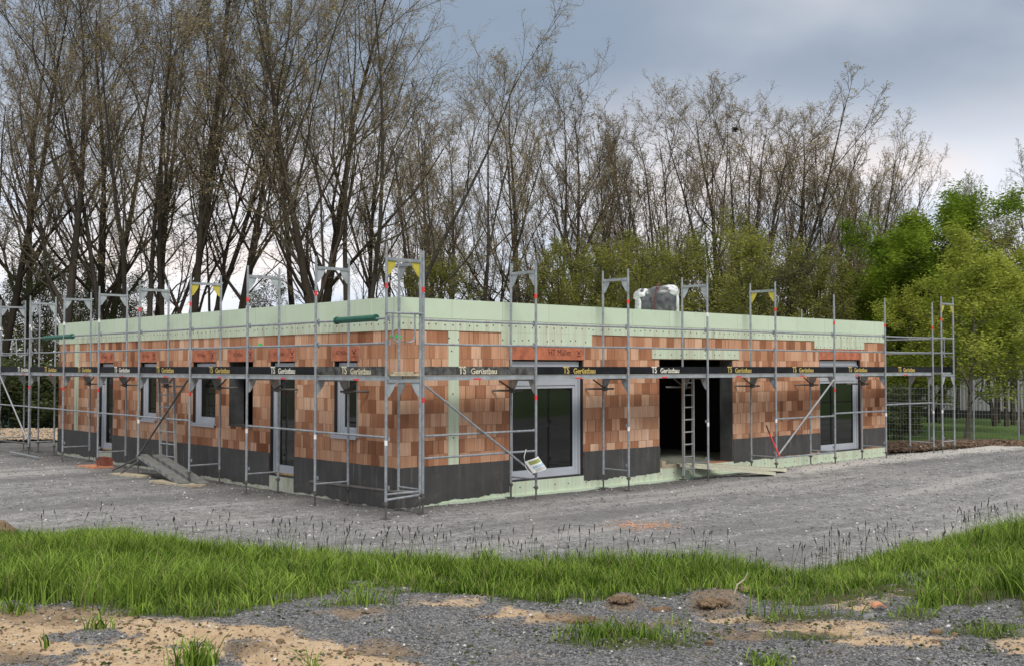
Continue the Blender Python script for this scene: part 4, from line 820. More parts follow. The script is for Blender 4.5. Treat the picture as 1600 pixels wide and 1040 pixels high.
def kids(pts, rad, ln, n, t0, t1, a0, a1, lf, taper, g, rf=0.55, rmin=0.004):
    """children start points, directions, lengths and radii"""
    B, P, _ = pts.shape; t = t0 + (t1 - t0) * (np.arange(n)[None, :] + g.uniform(0, 1, (B, n))) / n; f = t * (P - 1); i = np.clip(f.astype(int), 0, P - 2); w = (f - i)[..., None]
    bi = np.arange(B)[:, None]; s = pts[bi, i] * (1 - w) + pts[bi, i + 1] * w; tg = pts[bi, i + 1] - pts[bi, i]; tg = tg.reshape(-1, 3); tg /= np.linalg.norm(tg, axis=1)[:, None] + 1e-9
    a, b = perp(tg); az = g.uniform(0, 2 * math.pi, len(tg)) ; an = np.radians(g.uniform(a0, a1, len(tg)))
    d = tg * np.cos(an)[:, None] + (a * np.cos(az)[:, None] + b * np.sin(az)[:, None]) * np.sin(an)[:, None]
    L_ = (ln[:, None] * lf * (1 - taper * t) * g.uniform(0.65, 1.2, (B, n))).ravel(); rr = ((rad[bi, i] * (1 - w[..., 0]) + rad[bi, i + 1] * w[..., 0]) * rf * g.uniform(0.7, 1.05, (B, n))).ravel()
    return s.reshape(-1, 3), d, L_, np.maximum(rr, rmin)
def leaves(c, size, g, tint=None, flat=0.3, asp=1.6):
    n = len(c); d = g.normal(0, 1, (n, 3)); d /= np.linalg.norm(d, axis=1)[:, None]; a, b = perp(d); sz = size * g.uniform(0.6, 1.3, n)[:, None]
    v = np.stack([c - a * sz * asp / 2, c - b * sz * 0.42, c + a * sz * asp / 2, c + b * sz * 0.42], 1).reshape(-1, 3)
    q = np.arange(4 * n).reshape(n, 4); tt = np.repeat(g.uniform(0, 1, n) if tint is None else tint, 4); return v, q, tt
def tree_arrays(seed, H, kind):
    """returns trunk (v,q), twigs (v,q), leaf (v,q,tint)"""
    g = np.random.default_rng(seed); K = kind
    nt_ = K.get('stems', 1); st = np.zeros((nt_, 3)); st[:, :2] = g.normal(0, 0.25 if nt_ > 1 else 0, (nt_, 2)); st[:, 2] = -0.3
    dr = np.stack([g.normal(0, K['lean'], nt_), g.normal(0, K['lean'], nt_), np.ones(nt_)], 1); ln = H * g.uniform(0.85, 1.0, nt_); r = np.full(nt_, K['r']) * g.uniform(0.75, 1, nt_)
    p0, r0 = grow(st, dr, ln, r, 10, 0.02, K['wob'], g, 0.10); r0 = r0 * np.array([1.35, 1.05] + [1] * 8)[None, :]
    T = [tubes(p0, r0, 8)]; W = []
    s, d, L1, rr = kids(p0, r0, ln, K['n1'], K['t0'], 0.97, K['a0'], K['a1'], K['l1'], K['tp'], g, 0.62, 0.02)
    # main forks: a couple of heavy limbs low down
    p1, r1 = grow(s, d, L1, rr, 8, K['up'], 0.10, g, 0.25); W.append(tubes(p1, r1, 5))
    s, d, L2, rr = kids(p1, r1, L1, K['n2'], 0.18, 1.0, 20, 50, 0.50, 0.35, g, 0.6, 0.012)
    p2, r2 = grow(s, d, L2, rr, 6, K['up'] * 0.9, 0.13, g, 0.3); W.append(tubes(p2, r2, 4))
    s, d, L3, rr = kids(p2, r2, L2, K['n3'], 0.15, 1.0, 20, 55, 0.50, 0.3, g, 0.6, 0.0075)
    p3, r3 = grow(s, d, L3, rr, 5, K['up'] * 0.7, 0.16, g, 0.4); W.append(tubes(p3, r3, 3))
    s, d, L4, rr = kids(p3, r3, L3, K['n4'], 0.15, 1.0, 20, 60, 0.55, 0.3, g, 0.65, 0.0055)
    p4, r4 = grow(s, d, np.minimum(L4, 1.0), rr, 3, 0.05, 0.12, g, 0.5); W.append(tubes(p4, r4, 3))
    def cat(A):
        v = []; q = []; n = 0; tt = []
        for k, (a, b) in enumerate(A): v.append(a); q.append(b + n); n += len(a); tt.append(np.full(len(a), (0.0 if len(A) == 1 else (0.08, 0.35, 0.75, 1.0)[k])))
        return np.concatenate(v), np.concatenate(q), np.concatenate(tt)
    ends = np.concatenate([p4[:, 2], p4[:, 1]] + ([p3[:, -1]] if K['leaf'] > 0 else [])); tops = ends
    if K['leaf'] > 0:
        m = int(K['leaf']); idx = g.integers(0, len(tops), m); c = tops[idx] + g.normal(0, K.get('sp', 0.12), (m, 3))
        cl = np.clip(fbm(c[:, 0] * 0.8 + 50, c[:, 2] * 0.8 + c[:, 1] * 0.5 + 50, seed) * 1.6 - 0.3 + g.normal(0, 0.18, m), 0, 1)
        if K.get('low', 0): keep = c[:, 2] > K['low']; c = c[keep]; cl = cl[keep]
        lv = leaves(c, K['ls'], g, cl)
    else: lv = None
    return cat(T), cat(W), lv
KB = dict(lean=0.05, wob=0.035, r=0.22, n1=17, t0=0.22, a0=22, a1=48, l1=0.42, tp=0.55, up=0.13, n2=8, n3=7, n4=5, leaf=6500, ls=0.05, sp=0.05)
KINDS = {
 'spread': dict(KB),
 'spread2': dict(KB, n1=15, t0=0.18, a0=25, a1=58, l1=0.60, lean=0.10, wob=0.05),
 'slender': dict(KB, r=0.17, n1=20, t0=0.35, a0=18, a1=38, l1=0.26, tp=0.45, up=0.16, n2=6, n3=6, leaf=4000),
 'vase': dict(KB, stems=4, r=0.15, lean=0.20, n1=7, t0=0.25, a0=14, a1=34, l1=0.42, up=0.08, n2=7, n3=6, n4=5, leaf=6500),
 'vase2': dict(KB, stems=5, r=0.13, lean=0.17, n1=8, t0=0.2, a0=12, a1=32, l1=0.40, up=0.08, n2=6, n3=6, n4=4, leaf=6500),
 'thin': dict(KB, r=0.11, n1=14, t0=0.35, a0=18, a1=40, l1=0.28, n2=6, n3=5, n4=4, leaf=4500, wob=0.05),
 'olive': dict(KB, stems=3, r=0.09, lean=0.15, n1=13, t0=0.1, a0=25, a1=60, l1=0.42, up=0.08, n2=6, n3=5, n4=5, leaf=17000, ls=0.062, sp=0.14),
 'young': dict(KB, r=0.10, n1=20, t0=0.22, a0=40, a1=75, l1=0.42, up=0.06, n2=6, n3=5, n4=3, leaf=23000, ls=0.07, sp=0.15),
 'dense': dict(KB, r=0.14, n1=30, t0=0.15, a0=30, a1=80, tp=0.15, lean=0.01, l1=0.34, up=0.08, n2=6, n3=5, n4=3, leaf=80000, ls=0.072, sp=0.16),
 'bush': dict(KB, stems=6, r=0.03, lean=0.4, n1=9, t0=0.1, a0=25, a1=65, l1=0.5, up=0.06, n2=5, n3=4, n4=3, leaf=9000, ls=0.09, sp=0.12),
}
PROTO = {}
def proto(key, kind, seed, H, bark, leaf):
    A = tree_arrays(seed, H, KINDS[kind]); v = A[1][0]; c = v[v[:, 2] > 0.5 * H].mean(0) * 0.6; top = np.percentile(v[:, 2], 99.93); k = np.array([c[0], c[1], 0])
    A = ((A[0][0] - k,) + A[0][1:], (A[1][0] - k,) + A[1][1:], None if A[2] is None else (A[2][0] - k,) + A[2][1:])
    PROTO[key] = (A, top / 0.98, bark, leaf)
proto('A', 'spread', 1, 20, 'bark1', 'bud'); proto('B', 'spread2', 2, 20, 'bark1', 'bud'); proto('C', 'slender', 3, 20, 'bark1', 'bud_dark'); proto('D', 'vase', 4, 20, 'bark2', 'bud')
proto('E', 'vase2', 5, 16, 'bark2', 'bud'); proto('F', 'thin', 6, 16, 'bark1', 'leaf_olive'); proto('G', 'spread', 8, 18, 'bark2', 'bud_dark')
proto('O', 'olive', 21, 9, 'bark2', 'leaf_olive'); proto('P', 'olive', 22, 9, 'bark2', 'leaf_olive'); proto('Y', 'young', 23, 7.5, 'bark3', 'leaf_yellow'); proto('Z', 'dense', 24, 9.5, 'bark2', 'leaf_bright')
proto('U', 'bush', 25, 3, 'bark2', 'leaf_dark'); KINDS['sparse'] = dict(KINDS['olive'], leaf=11000, r=0.06)
proto('K', 'sparse', 26, 9, 'bark1', 'leaf_dark'); proto('S', 'slender', 27, 20, 'bark2', 'leaf_olive')
SRC = {}
def tree(key, px, depth, ytop, label, rz=None, name='bare_tree', cat='tree', group=None, wide=1.0, lean=0.0):
    (tr, tw, lv), H, bark, leaf = PROTO[key]; h = height(ytop, depth); s = h / (H * 0.98); p = at(px, depth, -0.05)
    rz = rng.uniform(0, 6.28) if rz is None else rz
    e = empty(name, p, rz, label, cat, group); e.scale = (s * wide, s * wide, s); e.rotation_euler = (0, 0, rz)
    if lean: e.rotation_euler = (Matrix.Rotation(lean, 4, Vector(FW)) @ Matrix.Rotation(rz, 4, 'Z')).to_euler()
    if key in SRC:
        for o in SRC[key]: c = o.copy(); col.objects.link(c); c.parent = e
        return e
    a = raw('trunk', tr[0], tr[1], MT[bark], smooth=True); b_ = raw('crown_branches', tw[0], tw[1], MT[bark], tint=tw[2], smooth=True); L3 = [a, b_]
    if lv is not None: L3.append(raw('young_foliage', lv[0], lv[1], MT[leaf], tint=lv[2]))
    for o in L3: o.parent = e
    SRC[key] = L3; return e
GB = 'bare trees of the wood behind the house'
for t_ in [
 ('B', 12, 47, -60, 'tall bare tree at the left edge of the wood, branches running out of the picture'),
 ('A', 52, 52, -20, 'bare tree standing behind the scaffold left of the far left roof end'),
 ('G', 104, 46, -90, 'thick dark bare trunk rising behind the far left scaffold frame beyond the roof end'),
 ('A', 152, 50, -10, 'bare tree rising just behind the left end of the green roof edge'),
 ('B', 182, 58, 10, 'bare forked tree behind the roof, second in from the left roof end'),
 ('D', 212, 48, -30, 'bare tree with several heavy stems splitting low behind the left part of roof'),
 ('C', 262, 55, 20, 'slim dark bare tree between two scaffold frames above the left roof'),
 ('E', 300, 50, -20, 'bare many stemmed tree directly behind the frame with two yellow brackets'),
 ('C', 330, 46, -70, 'straight slender bare tree just right of the frame with two yellow brackets'),
 ('F', 372, 56, 60, 'bare tree with dark twigs left of the frame above the narrow unglazed opening'),
 ('B', 398, 49, -60, 'very tall bare tree with tan buds left of the middle of the left roof'),
 ('C', 437, 52, 0, 'dark straight trunk behind the scaffold frame nearest the glazed door on the left wall'),
 ('B', 472, 45, -120, 'very tall spreading bare tree with thick trunk left of the corner frame'),
 ('A', 505, 50, -100, 'big bare tree with budding golden twigs arching right above the roof'),
 ('D', 540, 46, -40, 'big bare tree with limbs sweeping right, just left of the scaffold corner'),
 ('C', 590, 60, 60, 'slim bare tree behind the yellow bracket of the corner frame'),
 ('E', 625, 58, 110, 'lower bare tree filling the gap behind the scaffold corner'),
 ('C', 668, 62, 120, 'thin bare tree right of the scaffold corner beside a pale green shrub'),
 ('G', 705, 60, 130, 'bare tree in the dip of the treeline right of the scaffold corner'),
 ('D', 748, 50, 80, 'dark bare tree with thick black trunk left of the second right hand frame'),
 ('A', 800, 54, 62, 'bare tree with upright crown behind the frame over the large patio window'),
 ('D', 838, 57, 80, 'bare forked tree just right of the frame over the large patio window'),
 ('G', 890, 60, 70, 'bare tree at the peak of the treeline left of the wrapped pallet'),
 ('E', 935, 60, 150, 'low dark bare tree where the treeline dips left of the pallet'),
 ('C', 975, 62, 190, 'slender bare tree directly above the left end of the wrapped pallet'),
 ('E', 1010, 60, 170, 'bare bushy crowned tree above the wrapped pallet'),
 ('D', 1062, 58, 140, 'bare tree with rounded budding crown behind the frame right of the pallet'),
 ('A', 1112, 60, 105, 'broad bare tree with the tallest rounded crown in the right half'),
 ('D', 1160, 56, 112, 'bare vase shaped tree carrying a bird nest above the doorway'),
 ('E', 1215, 58, 125, 'bare many branched tree above the second frame from the right roof end'),
 ('A', 1258, 60, 125, 'bare tree with dark twigs over the notch in the insulation band'),
 ('E', 1310, 58, 165, 'bare reddish brown tree with upward fanning stems left of the bright green tree'),
 ('E', 1345, 55, 205, 'dense twiggy bare tree fanning right over the bright green tree'),
 ('E', 1378, 62, 265, 'last bare tree of the wood, just above the bright green tree')]:
    lean = 0.0
    if t_[1] in (505, 540): lean = 0.10
    if t_[1] in (1345,): lean = 0.0
    if t_[1] in (12,): lean = 0.05
    tree(t_[0], t_[1], t_[2], t_[3] - (80 if t_[1] < 560 else 0), t_[4], group=GB, lean=lean, wide=1.05 if t_[1] > 1300 else (1.3 if t_[1] > 1000 else 1.1))
nz = at(1151, 56, height(200, 56)); mb = MB()
for k in range(60): a_ = rng.uniform(0, 6.28); e_ = rng.normal(0, 0.06, 3); mb.bar((nz.x + e_[0] - 0.14 * math.cos(a_), nz.y + e_[1] - 0.14 * math.sin(a_), nz.z + e_[2]), (nz.x + e_[0] + 0.14 * math.cos(a_), nz.y + e_[1] + 0.14 * math.sin(a_), nz.z + e_[2] + rng.normal(0, 0.04)), 0.018, 0.018)
tag(mb.build('bird_nest', MT['bark1']), 'dark round twig nest high in the bare tree above the doorway', 'nest')
GO = 'young trees with olive leaves behind the roof'
for t_ in [('O', 695, 50, 370, 'pale green leafing shrub tree right of the scaffold corner'), ('P', 905, 50, 375, 'olive leafing tree behind the second frame left of the pallet'), ('O', 960, 53, 345, 'olive young tree just left of the wrapped pallet'),
 ('P', 1010, 48, 365, 'olive young tree directly behind the wrapped pallet'), ('O', 1060, 51, 350, 'olive young tree behind the frame right of the pallet'), ('P', 1120, 53, 340, 'olive young tree between the two frames above the doorway'),
 ('O', 1185, 46, 320, 'tallest olive young tree, behind the frame with yellow green brackets'), ('K', 1240, 50, 370, 'dull green young tree above the notch in the insulation band'), ('P', 1295, 47, 380, 'olive young tree above the right patio window'),
 ('O', 1345, 49, 395, 'olive young tree behind the right roof end'), ('P', 855, 55, 400, 'low olive tree between the first two frames right of the corner'), ('K', 780, 56, 410, 'dull green low tree behind the frame over the patio window'),
 ('K', 1150, 60, 400, 'dull green tree deep in the wood above the doorway'), ('K', 1030, 60, 390, 'dull green tree deep in the wood behind the pallet')]:
    tree(t_[0], t_[1], t_[2], t_[3], t_[4], name='leafing_tree', group=GO, wide=1.15)
tree('Z', 1446, 44, 287, 'round crowned bright fresh green tree right of the roof end', name='green_tree', rz=1.0, wide=1.25)
tree('Z', 1408, 46, 335, 'lower bright green tree left of the round bright crown, behind the roof end', name='green_tree', rz=2.6, wide=1.25)
tree('Y', 1516, 38.6, 358, 'young yellow green tree with slim trunk standing before the mesh fence', name='young_tree', rz=0.4, wide=1.15)
tree('Y', 1428, 42, 440, 'yellow green young tree directly right of the roof end behind scaffold', name='young_tree', rz=2.0, wide=1.1)
tree('Y', 1590, 43, 385, 'yellow green tree at the right edge of the picture', name='young_tree', rz=3.3, wide=1.2)
tree('S', 1545, 52, 262, 'taller thinly leafed tree above the yellow green tree near right edge', name='leafing_tree', group='thinly leafed trees at the right')
tree('S', 1500, 56, 275, 'thinly leafed tree right behind the bright green crown', name='leafing_tree', group='thinly leafed trees at the right')
tree('S', 1600, 50, 175, 'tallest thinly leafed tree cut by the right edge', name='leafing_tree', group='thinly leafed trees at the right')
tree('O', 1560, 50, 300, 'olive leafed tree behind the yellow green tree at the right', name='leafing_tree', group='thinly leafed trees at the right', wide=1.2)
tree('P', 1478, 52, 330, 'olive leafed tree between the bright green crown and yellow green tree', name='leafing_tree', group='thinly leafed trees at the right', wide=1.2)
for t_ in [('K', 20, 49, 400, 'dull green low tree at the left edge behind the scaffold'), ('K', 75, 52, 385, 'dull green low tree left of the roof end'), ('K', 150, 53, 395, 'dull green low tree above the left end of the roof'), ('K', 215, 56, 420, 'dull green low tree behind the heavy stemmed bare tree'), ('K', 110, 58, 360, 'dull green tree deepest in the wood above the left roof end'), ('K', 420, 66, 420, 'faint green low tree far behind the middle of the left roof')]:
    tree(t_[0], t_[1], t_[2], t_[3], t_[4], name='leafing_tree', group='low green trees at the left', wide=1.1)
for t_ in [('U', 5, 42, 560, 'green bush at the left edge behind the mesh fence'), ('U', 40, 43, 585, 'green bush behind the fence under the far left scaffold bay'), ('U', 78, 43, 570, 'green bush touching the far left house corner'), ('U', 1400, 40, 600, 'dark multi stemmed bush right of the house corner')]:
    tree(t_[0], t_[1], t_[2], t_[3], t_[4], name='bush', cat='bush', group='bushes beyond the yard', wide=1.2)
# woodland far behind: reads as one mass of thin stems
def woodland():
    V = []; Q = []; T = []; n = 0; g = np.random.default_rng(5); (tr, tw, lv), H, _, _ = PROTO['F']
    for k in range(34):
        px = g.uniform(-150, 1500) if k < 8 else g.uniform(640, 1500); dep = g.uniform(66, 95); top = np.interp(px, [-100, 700, 900, 1400, 1500], [230, 260, 230, 240, 330]) + g.uniform(-40, 60)
        s = height(top, dep) / 16; p = at(px, dep, -0.1); a = g.uniform(0, 6.28); c, s_ = math.cos(a), math.sin(a); Rm = np.array([[c, -s_, 0], [s_, c, 0], [0, 0, 1]]).T
        for arr in (tr, tw): v = (arr[0] * s) @ Rm + np.array(p); V.append(v); Q.append(arr[1] + n); n += len(v); T.append(arr[2] * 0.8)
    tag(raw('distant_woodland', np.concatenate(V), np.concatenate(Q), MT['bark1'], tint=np.concatenate(T)), kind='stuff')
woodland()
def undergrowth():
    g = np.random.default_rng(15); n = 52000; px = -200 + 1620 * g.uniform(0, 1, n) ** 0.55; dep = g.uniform(50, 90, n); hmax = 2.5 + 2.5 * fbm(px / 60, dep / 6, 8) ; z = g.uniform(0, 1, n) ** 0.7 * hmax * np.interp(px, [0, 300, 700, 900], [1.2, 0.9, 0.9, 1.5])
    l = (px - 800) / F * dep; c = np.stack([CAM[0] + FW[0] * dep + RT[0] * l, CAM[1] + FW[1] * dep + RT[1] * l, z], 1)
    v, q, tt = leaves(c, 0.17, g, np.clip(fbm(px / 25, z, 4) * 1.4 - 0.2, 0, 1)); tag(raw('undergrowth', v, q, MT['leaf_olive'], tint=tt), kind='stuff')
undergrowth()

# ---------------------------------------------------------------- background things on the right and left
def mesh_fence(name, label, P, h, mat, post_h, wire, dx=0.05, dz=0.2):
    e = empty(name, P[0], 0, label, 'fence')
    for k, p in enumerate(P):
        mb = MB(); mb.tube([p, p + Vector((0.02, 0, post_h))], 0.032, 8); mb.build('post', MT[mat], e)
    for k in range(len(P) - 1):
        a, b_ = P[k], P[k + 1]; n = int((b_ - a).length / dx); mb = MB()
        for i in range(n + 1): p = a.lerp(b_, i / n); mb.tube([p + Vector((0, 0, 0.06)), p + Vector((0, 0, h))], wire, 3, False)
        for j in range(int(h / dz) + 1): mb.tube([a + Vector((0, 0, 0.06 + j * dz)), b_ + Vector((0, 0, 0.06 + j * dz))], wire, 3, False)
        mb.build('wire_panel', MT[mat], e)
    return e
mesh_fence('mesh_fence', 'tall grey wire mesh fence between gravel yard and the lawn at the right', [at(1380 + 70 * k, 37.5 - 0.9 * k, -0.05) for k in range(5)], 1.9, 'fencem', 2.15, 0.0035, 0.09, 0.2)
mesh_fence('green_fence', 'dark green wire fence behind the bushes at the far left', [at(-60 + 75 * k, 41 + 0.8 * k, -0.05) for k in range(4)], 1.5, 'fenceg', 1.55, 0.004, 0.05, 0.2)
hall = empty('metal_hall', at(1500, 58, 0), 0, 'pale ribbed metal building seen through the trees beyond the lawn', 'building')
a = at(1395, 60, 0); b_ = at(1750, 52, 0); mb = MB(); n = 110
dirv = (b_ - a).normalized(); nv_ = Vector((-dirv.y, dirv.x, 0)); nv_ = nv_ if nv_.dot(Vector(FW)) > 0 else -nv_
for i in range(n):
    p = a.lerp(b_, i / n); q_ = a.lerp(b_, (i + 1) / n); o_ = -0.03 if i % 2 else 0.0
    pts = [p + nv_ * o_, q_ + nv_ * o_]; mb.add([tuple(pts[0] + Vector((0, 0, 0.3))), tuple(pts[1] + Vector((0, 0, 0.3))), tuple(pts[1] + Vector((0, 0, 3.0))), tuple(pts[0] + Vector((0, 0, 3.0)))], [(0, 1, 2, 3)])
    mb.add([tuple(q_ + Vector((0, 0, 0.3))), tuple(q_ - nv_ * 0.03 + Vector((0, 0, 0.3))), tuple(q_ - nv_ * 0.03 + Vector((0, 0, 3.0))), tuple(q_ + Vector((0, 0, 3.0)))], [(0, 1, 2, 3)])
mb.build('wall', MT['hall'], hall)
mb = MB(); mb.poly([tuple(a + nv_ * 0.02), tuple(b_ + nv_ * 0.02), tuple(b_ + nv_ * 7), tuple(a + nv_ * 7)], (0, 0, 0), (0, 0, 2.98)); mb.build('hall_body', MT['hall'], hall)
mb = MB(); mb.poly([tuple(a - nv_ * 0.3), tuple(b_ - nv_ * 0.3), tuple(b_ + nv_ * 7.2), tuple(a + nv_ * 7.2)], (0, 0, 3.0), (0, 0, 3.15)); 
for v_ in mb.v: v_[:, 2] += 3.02
mb.build('roof', MT['hallbase'], hall)
mb = MB(); mb.poly([tuple(a - nv_ * 0.25 + Vector((0, 0, -0.2))), tuple(b_ - nv_ * 0.25 + Vector((0, 0, -0.2))), tuple(b_ + nv_ * 0.0 + Vector((0, 0, -0.2))), tuple(a + Vector((0, 0, -0.2)))], (0, 0, 0), (0, 0, 0.48)); mb.build('plinth', MT['hallbase'], hall)

# ---------------------------------------------------------------- loose stones, litter, grass
def octs(c, s, g, flat=0.6):
    """irregular little stones, 8 faces each"""
    n = len(c); base = np.array([(1, 0, 0), (0, 1, 0), (-1, 0, 0), (0, -1, 0), (0, 0, 1), (0, 0, -1)], float)
    v = base[None] * (s[:, None, None] * g.uniform(0.6, 1.35, (n, 6, 1))); a = g.uniform(0, 6.28, n); ca, sa = np.cos(a)[:, None], np.sin(a)[:, None]
    x = v[:, :, 0] * ca - v[:, :, 1] * sa; y = v[:, :, 0] * sa + v[:, :, 1] * ca; tilt = g.uniform(-0.5, 0.5, (n, 1)); z = v[:, :, 2] * flat + x * tilt
    v = np.stack([x, y, z], -1) + c[:, None, :]
    f = np.array([(0, 1, 4), (1, 2, 4), (2, 3, 4), (3, 0, 4), (1, 0, 5), (2, 1, 5), (3, 2, 5), (0, 3, 5)]); q = (np.arange(n) * 6)[:, None, None] + f[None]
    return v.reshape(-1, 3), q.reshape(-1, 3)
def yard_stones(name, n, lo, hi, smin, smax, mat, seed):
    g = np.random.default_rng(seed); d = lo + (hi - lo) * g.uniform(0, 1, n) ** 0.9; l = g.uniform(-0.5, 0.5, n) * d; x = CAM[0] + FW[0] * d + RT[0] * l; y = CAM[1] + FW[1] * d + RT[1] * l
    k = ~((x > -0.05) & (y > -0.05) & (x < LX + 0.1) & (y < LY + 0.1)); x, y = x[k], y[k]; s = smin + (smax - smin) * g.uniform(0, 1, len(x)) ** 3
    v, q = octs(np.stack([x, y, yard_z(x, y) + s * 0.2], 1), s, g); tag(raw(name, v, q, mat), kind='stuff')
yard_stones('yard_stones', 34000, 12.5, 33, 0.006, 0.030, MT['stone'], 1); yard_stones('pale_yard_stones', 2200, 12.5, 33, 0.006, 0.035, MT['lstone'], 2); yard_stones('dark_yard_stones', 2500, 12.5, 33, 0.006, 0.022, MT['dstone'], 3)
def bank_pts(n, lo, hi, g, pw=1.0):
    d = lo + (hi - lo) * g.uniform(0, 1, n) ** pw; l = g.uniform(-0.52, 0.52, n) * d; return CAM[0] + FW[0] * d + RT[0] * l, CAM[1] + FW[1] * d + RT[1] * l
def bank_stones(name, n, smin, smax, mat, seed, where):
    g = np.random.default_rng(seed); x, y = bank_pts(n, 5.0, 11.5, g); z, gr, sa, so, px, py, dc, d = bank(x, y)
    gra = np.clip(1.06 - np.maximum(np.maximum(gr, sa), so * 0.6), 0.08, 1); w = {'g': gra, 's': np.maximum(sa, so), 'a': np.clip(1 - gr, 0, 1)}[where]; k = g.uniform(0, 1, n) < w * 1.0; x, y, z = x[k], y[k], z[k]
    s = smin + (smax - smin) * g.uniform(0, 1, len(x)) ** 3; v, q = octs(np.stack([x, y, z + s * 0.15], 1), s, g); tag(raw(name, v, q, mat), kind='stuff')
bank_stones('slate_chippings', 90000, 0.004, 0.014, MT['dstone'], 4, 'g'); bank_stones('grey_chippings', 40000, 0.004, 0.014, MT['stone'], 5, 'g'); bank_stones('pale_pebbles', 900, 0.006, 0.022, MT['lstone'], 6, 'a'); bank_stones('soil_crumbs', 14000, 0.005, 0.022, MT['clod'], 7, 's')
g = np.random.default_rng(9)
# litter heap in front of the fence
n = 16000; px = g.uniform(1385, 1660, n); dep = np.interp(px, [1385, 1500, 1660], [33.5, 35.2, 34]) + g.uniform(-1.2, 1.6, n); l = (px - 800) / F * dep
x = CAM[0] + FW[0] * dep + RT[0] * l; y = CAM[1] + FW[1] * dep + RT[1] * l; hh = 0.24 * np.clip(1 - ((dep - np.interp(px, [1385, 1500, 1660], [33.5, 35.2, 34])) / 1.7) ** 2, 0, 1) * (0.4 + 0.9 * fbm(x * 1.5, y * 1.5, 3))
v, q = octs(np.stack([x, y, hh * g.uniform(0.2, 1, n)], 1), g.uniform(0.02, 0.10, n), g, 0.5); tag(raw('leaf_litter_heap', v, q, MT['litter']), kind='stuff')
k = g.uniform(0, 1, n) < 0.012; v, q = octs(np.stack([x[k], y[k], hh[k] * 0.7 + 0.02], 1), g.uniform(0.02, 0.07, k.sum()), g, 0.6); tag(raw('litter_stones', v, q, MT['lstone']), kind='stuff')
n = 12000; px = g.uniform(-60, 92, n); dep = 40 + g.uniform(-1.6, 1.6, n); l = (px - 800) / F * dep; x = CAM[0] + FW[0] * dep + RT[0] * l; y = CAM[1] + FW[1] * dep + RT[1] * l
v, q = octs(np.stack([x, y, 0.28 * np.clip(1 - ((dep - 40) / 1.7) ** 2, 0, 1) * g.uniform(0.2, 1, n)], 1), g.uniform(0.02, 0.09, n), g, 0.5); tag(raw('sandy_spoil', v, q, plain('sandy_rubble', (0.42, 0.33, 0.24), 1, 0, 0.35, 5)), kind='stuff')
def blades(x, y, z, h, wd, g, bend=0.5, tint=None):
    n = len(x); az = g.uniform(0, 6.28, n); dx, dy = np.cos(az), np.sin(az); fa = az + g.uniform(0.8, 2.3, n); wx, wy = np.cos(fa) * wd, np.sin(fa) * wd; bd = h * bend * g.uniform(0.15, 1.3, n)
    lev = [(0, 0, 1.0), (0.4, 0.14, 0.85), (0.75, 0.5, 0.55)]; V = []
    for t_, b_, w_ in lev:
        cx, cy, cz = x + dx * bd * b_, y + dy * bd * b_, z + h * t_
        V.append(np.stack([cx - wx * w_, cy - wy * w_, cz], 1)); V.append(np.stack([cx + wx * w_, cy + wy * w_, cz], 1))
    V.append(np.stack([x + dx * bd, y + dy * bd, z + h * (1 - 0.12 * g.uniform(0, 1, n))], 1)); v = np.stack(V, 1).reshape(-1, 3)
    f = np.array([(0, 1, 3), (0, 3, 2), (2, 3, 5), (2, 5, 4), (4, 5, 6)]); q = ((np.arange(n) * 7)[:, None, None] + f[None]).reshape(-1, 3)
    return v, q, np.repeat(g.uniform(0, 1, n) if tint is None else tint, 7)
n = 330000; g = np.random.default_rng(19); x, y = bank_pts(n, 6.3, 18.0, g, 0.8); z, gr, sa, so, px, py, dc, d = bank(x, y)
clump = np.clip(fbm(x * 3.4, y * 3.4, 90) * 1.7 - 0.35, 0, 1); dens = gr * np.clip(0.25 + 0.9 * clump, 0.1, 1); thin = sstep(0.52, 0.66, fbm(x * 0.9, y * 1.4, 95)) * sstep(900, 960, py); dens = dens * (1 - 0.75 * thin) * (1 - 0.93 * np.clip(sa * 1.3, 0, 1))
k = g.uniform(0, 1, n) < dens; x, y, z, clump, gr, px, py, dc, d = [a_[k] for a_ in (x, y, z, clump, gr, px, py, dc, d)]
tall = fbm(x * 0.8, y * 0.8, 91); h = (0.06 + 0.15 * clump * gr + 0.15 * sstep(0.42, 0.65, tall)) * g.uniform(0.5, 1.5, len(x)) * np.where(py > 962, 0.5, 1) * (1 - 0.35 * sstep(1.5, 0.2, dc - d)) * (1 - 0.45 * sstep(0.52, 0.66, fbm(x * 0.9, y * 1.4, 95)) * sstep(880, 940, py)) * np.interp(px, [0, 700, 1100, 1250, 1500], [0.8, 1.0, 1.1, 0.7, 0.9])
ti = np.clip(-0.22 + 0.75 * fbm(x * 2.2, y * 2.2, 92) + 0.3 * fbm(x * 0.7, y * 0.7, 93) + 0.6 * g.uniform(-0.5, 1.0, len(x)), 0, 1)
v, q, tt = blades(x, y, z - 0.01, h, 0.0042 * g.uniform(0.7, 1.5, len(x)), g, 0.95, ti); tag(raw('grass', v, q, MT['grass'], tint=tt), kind='stuff')
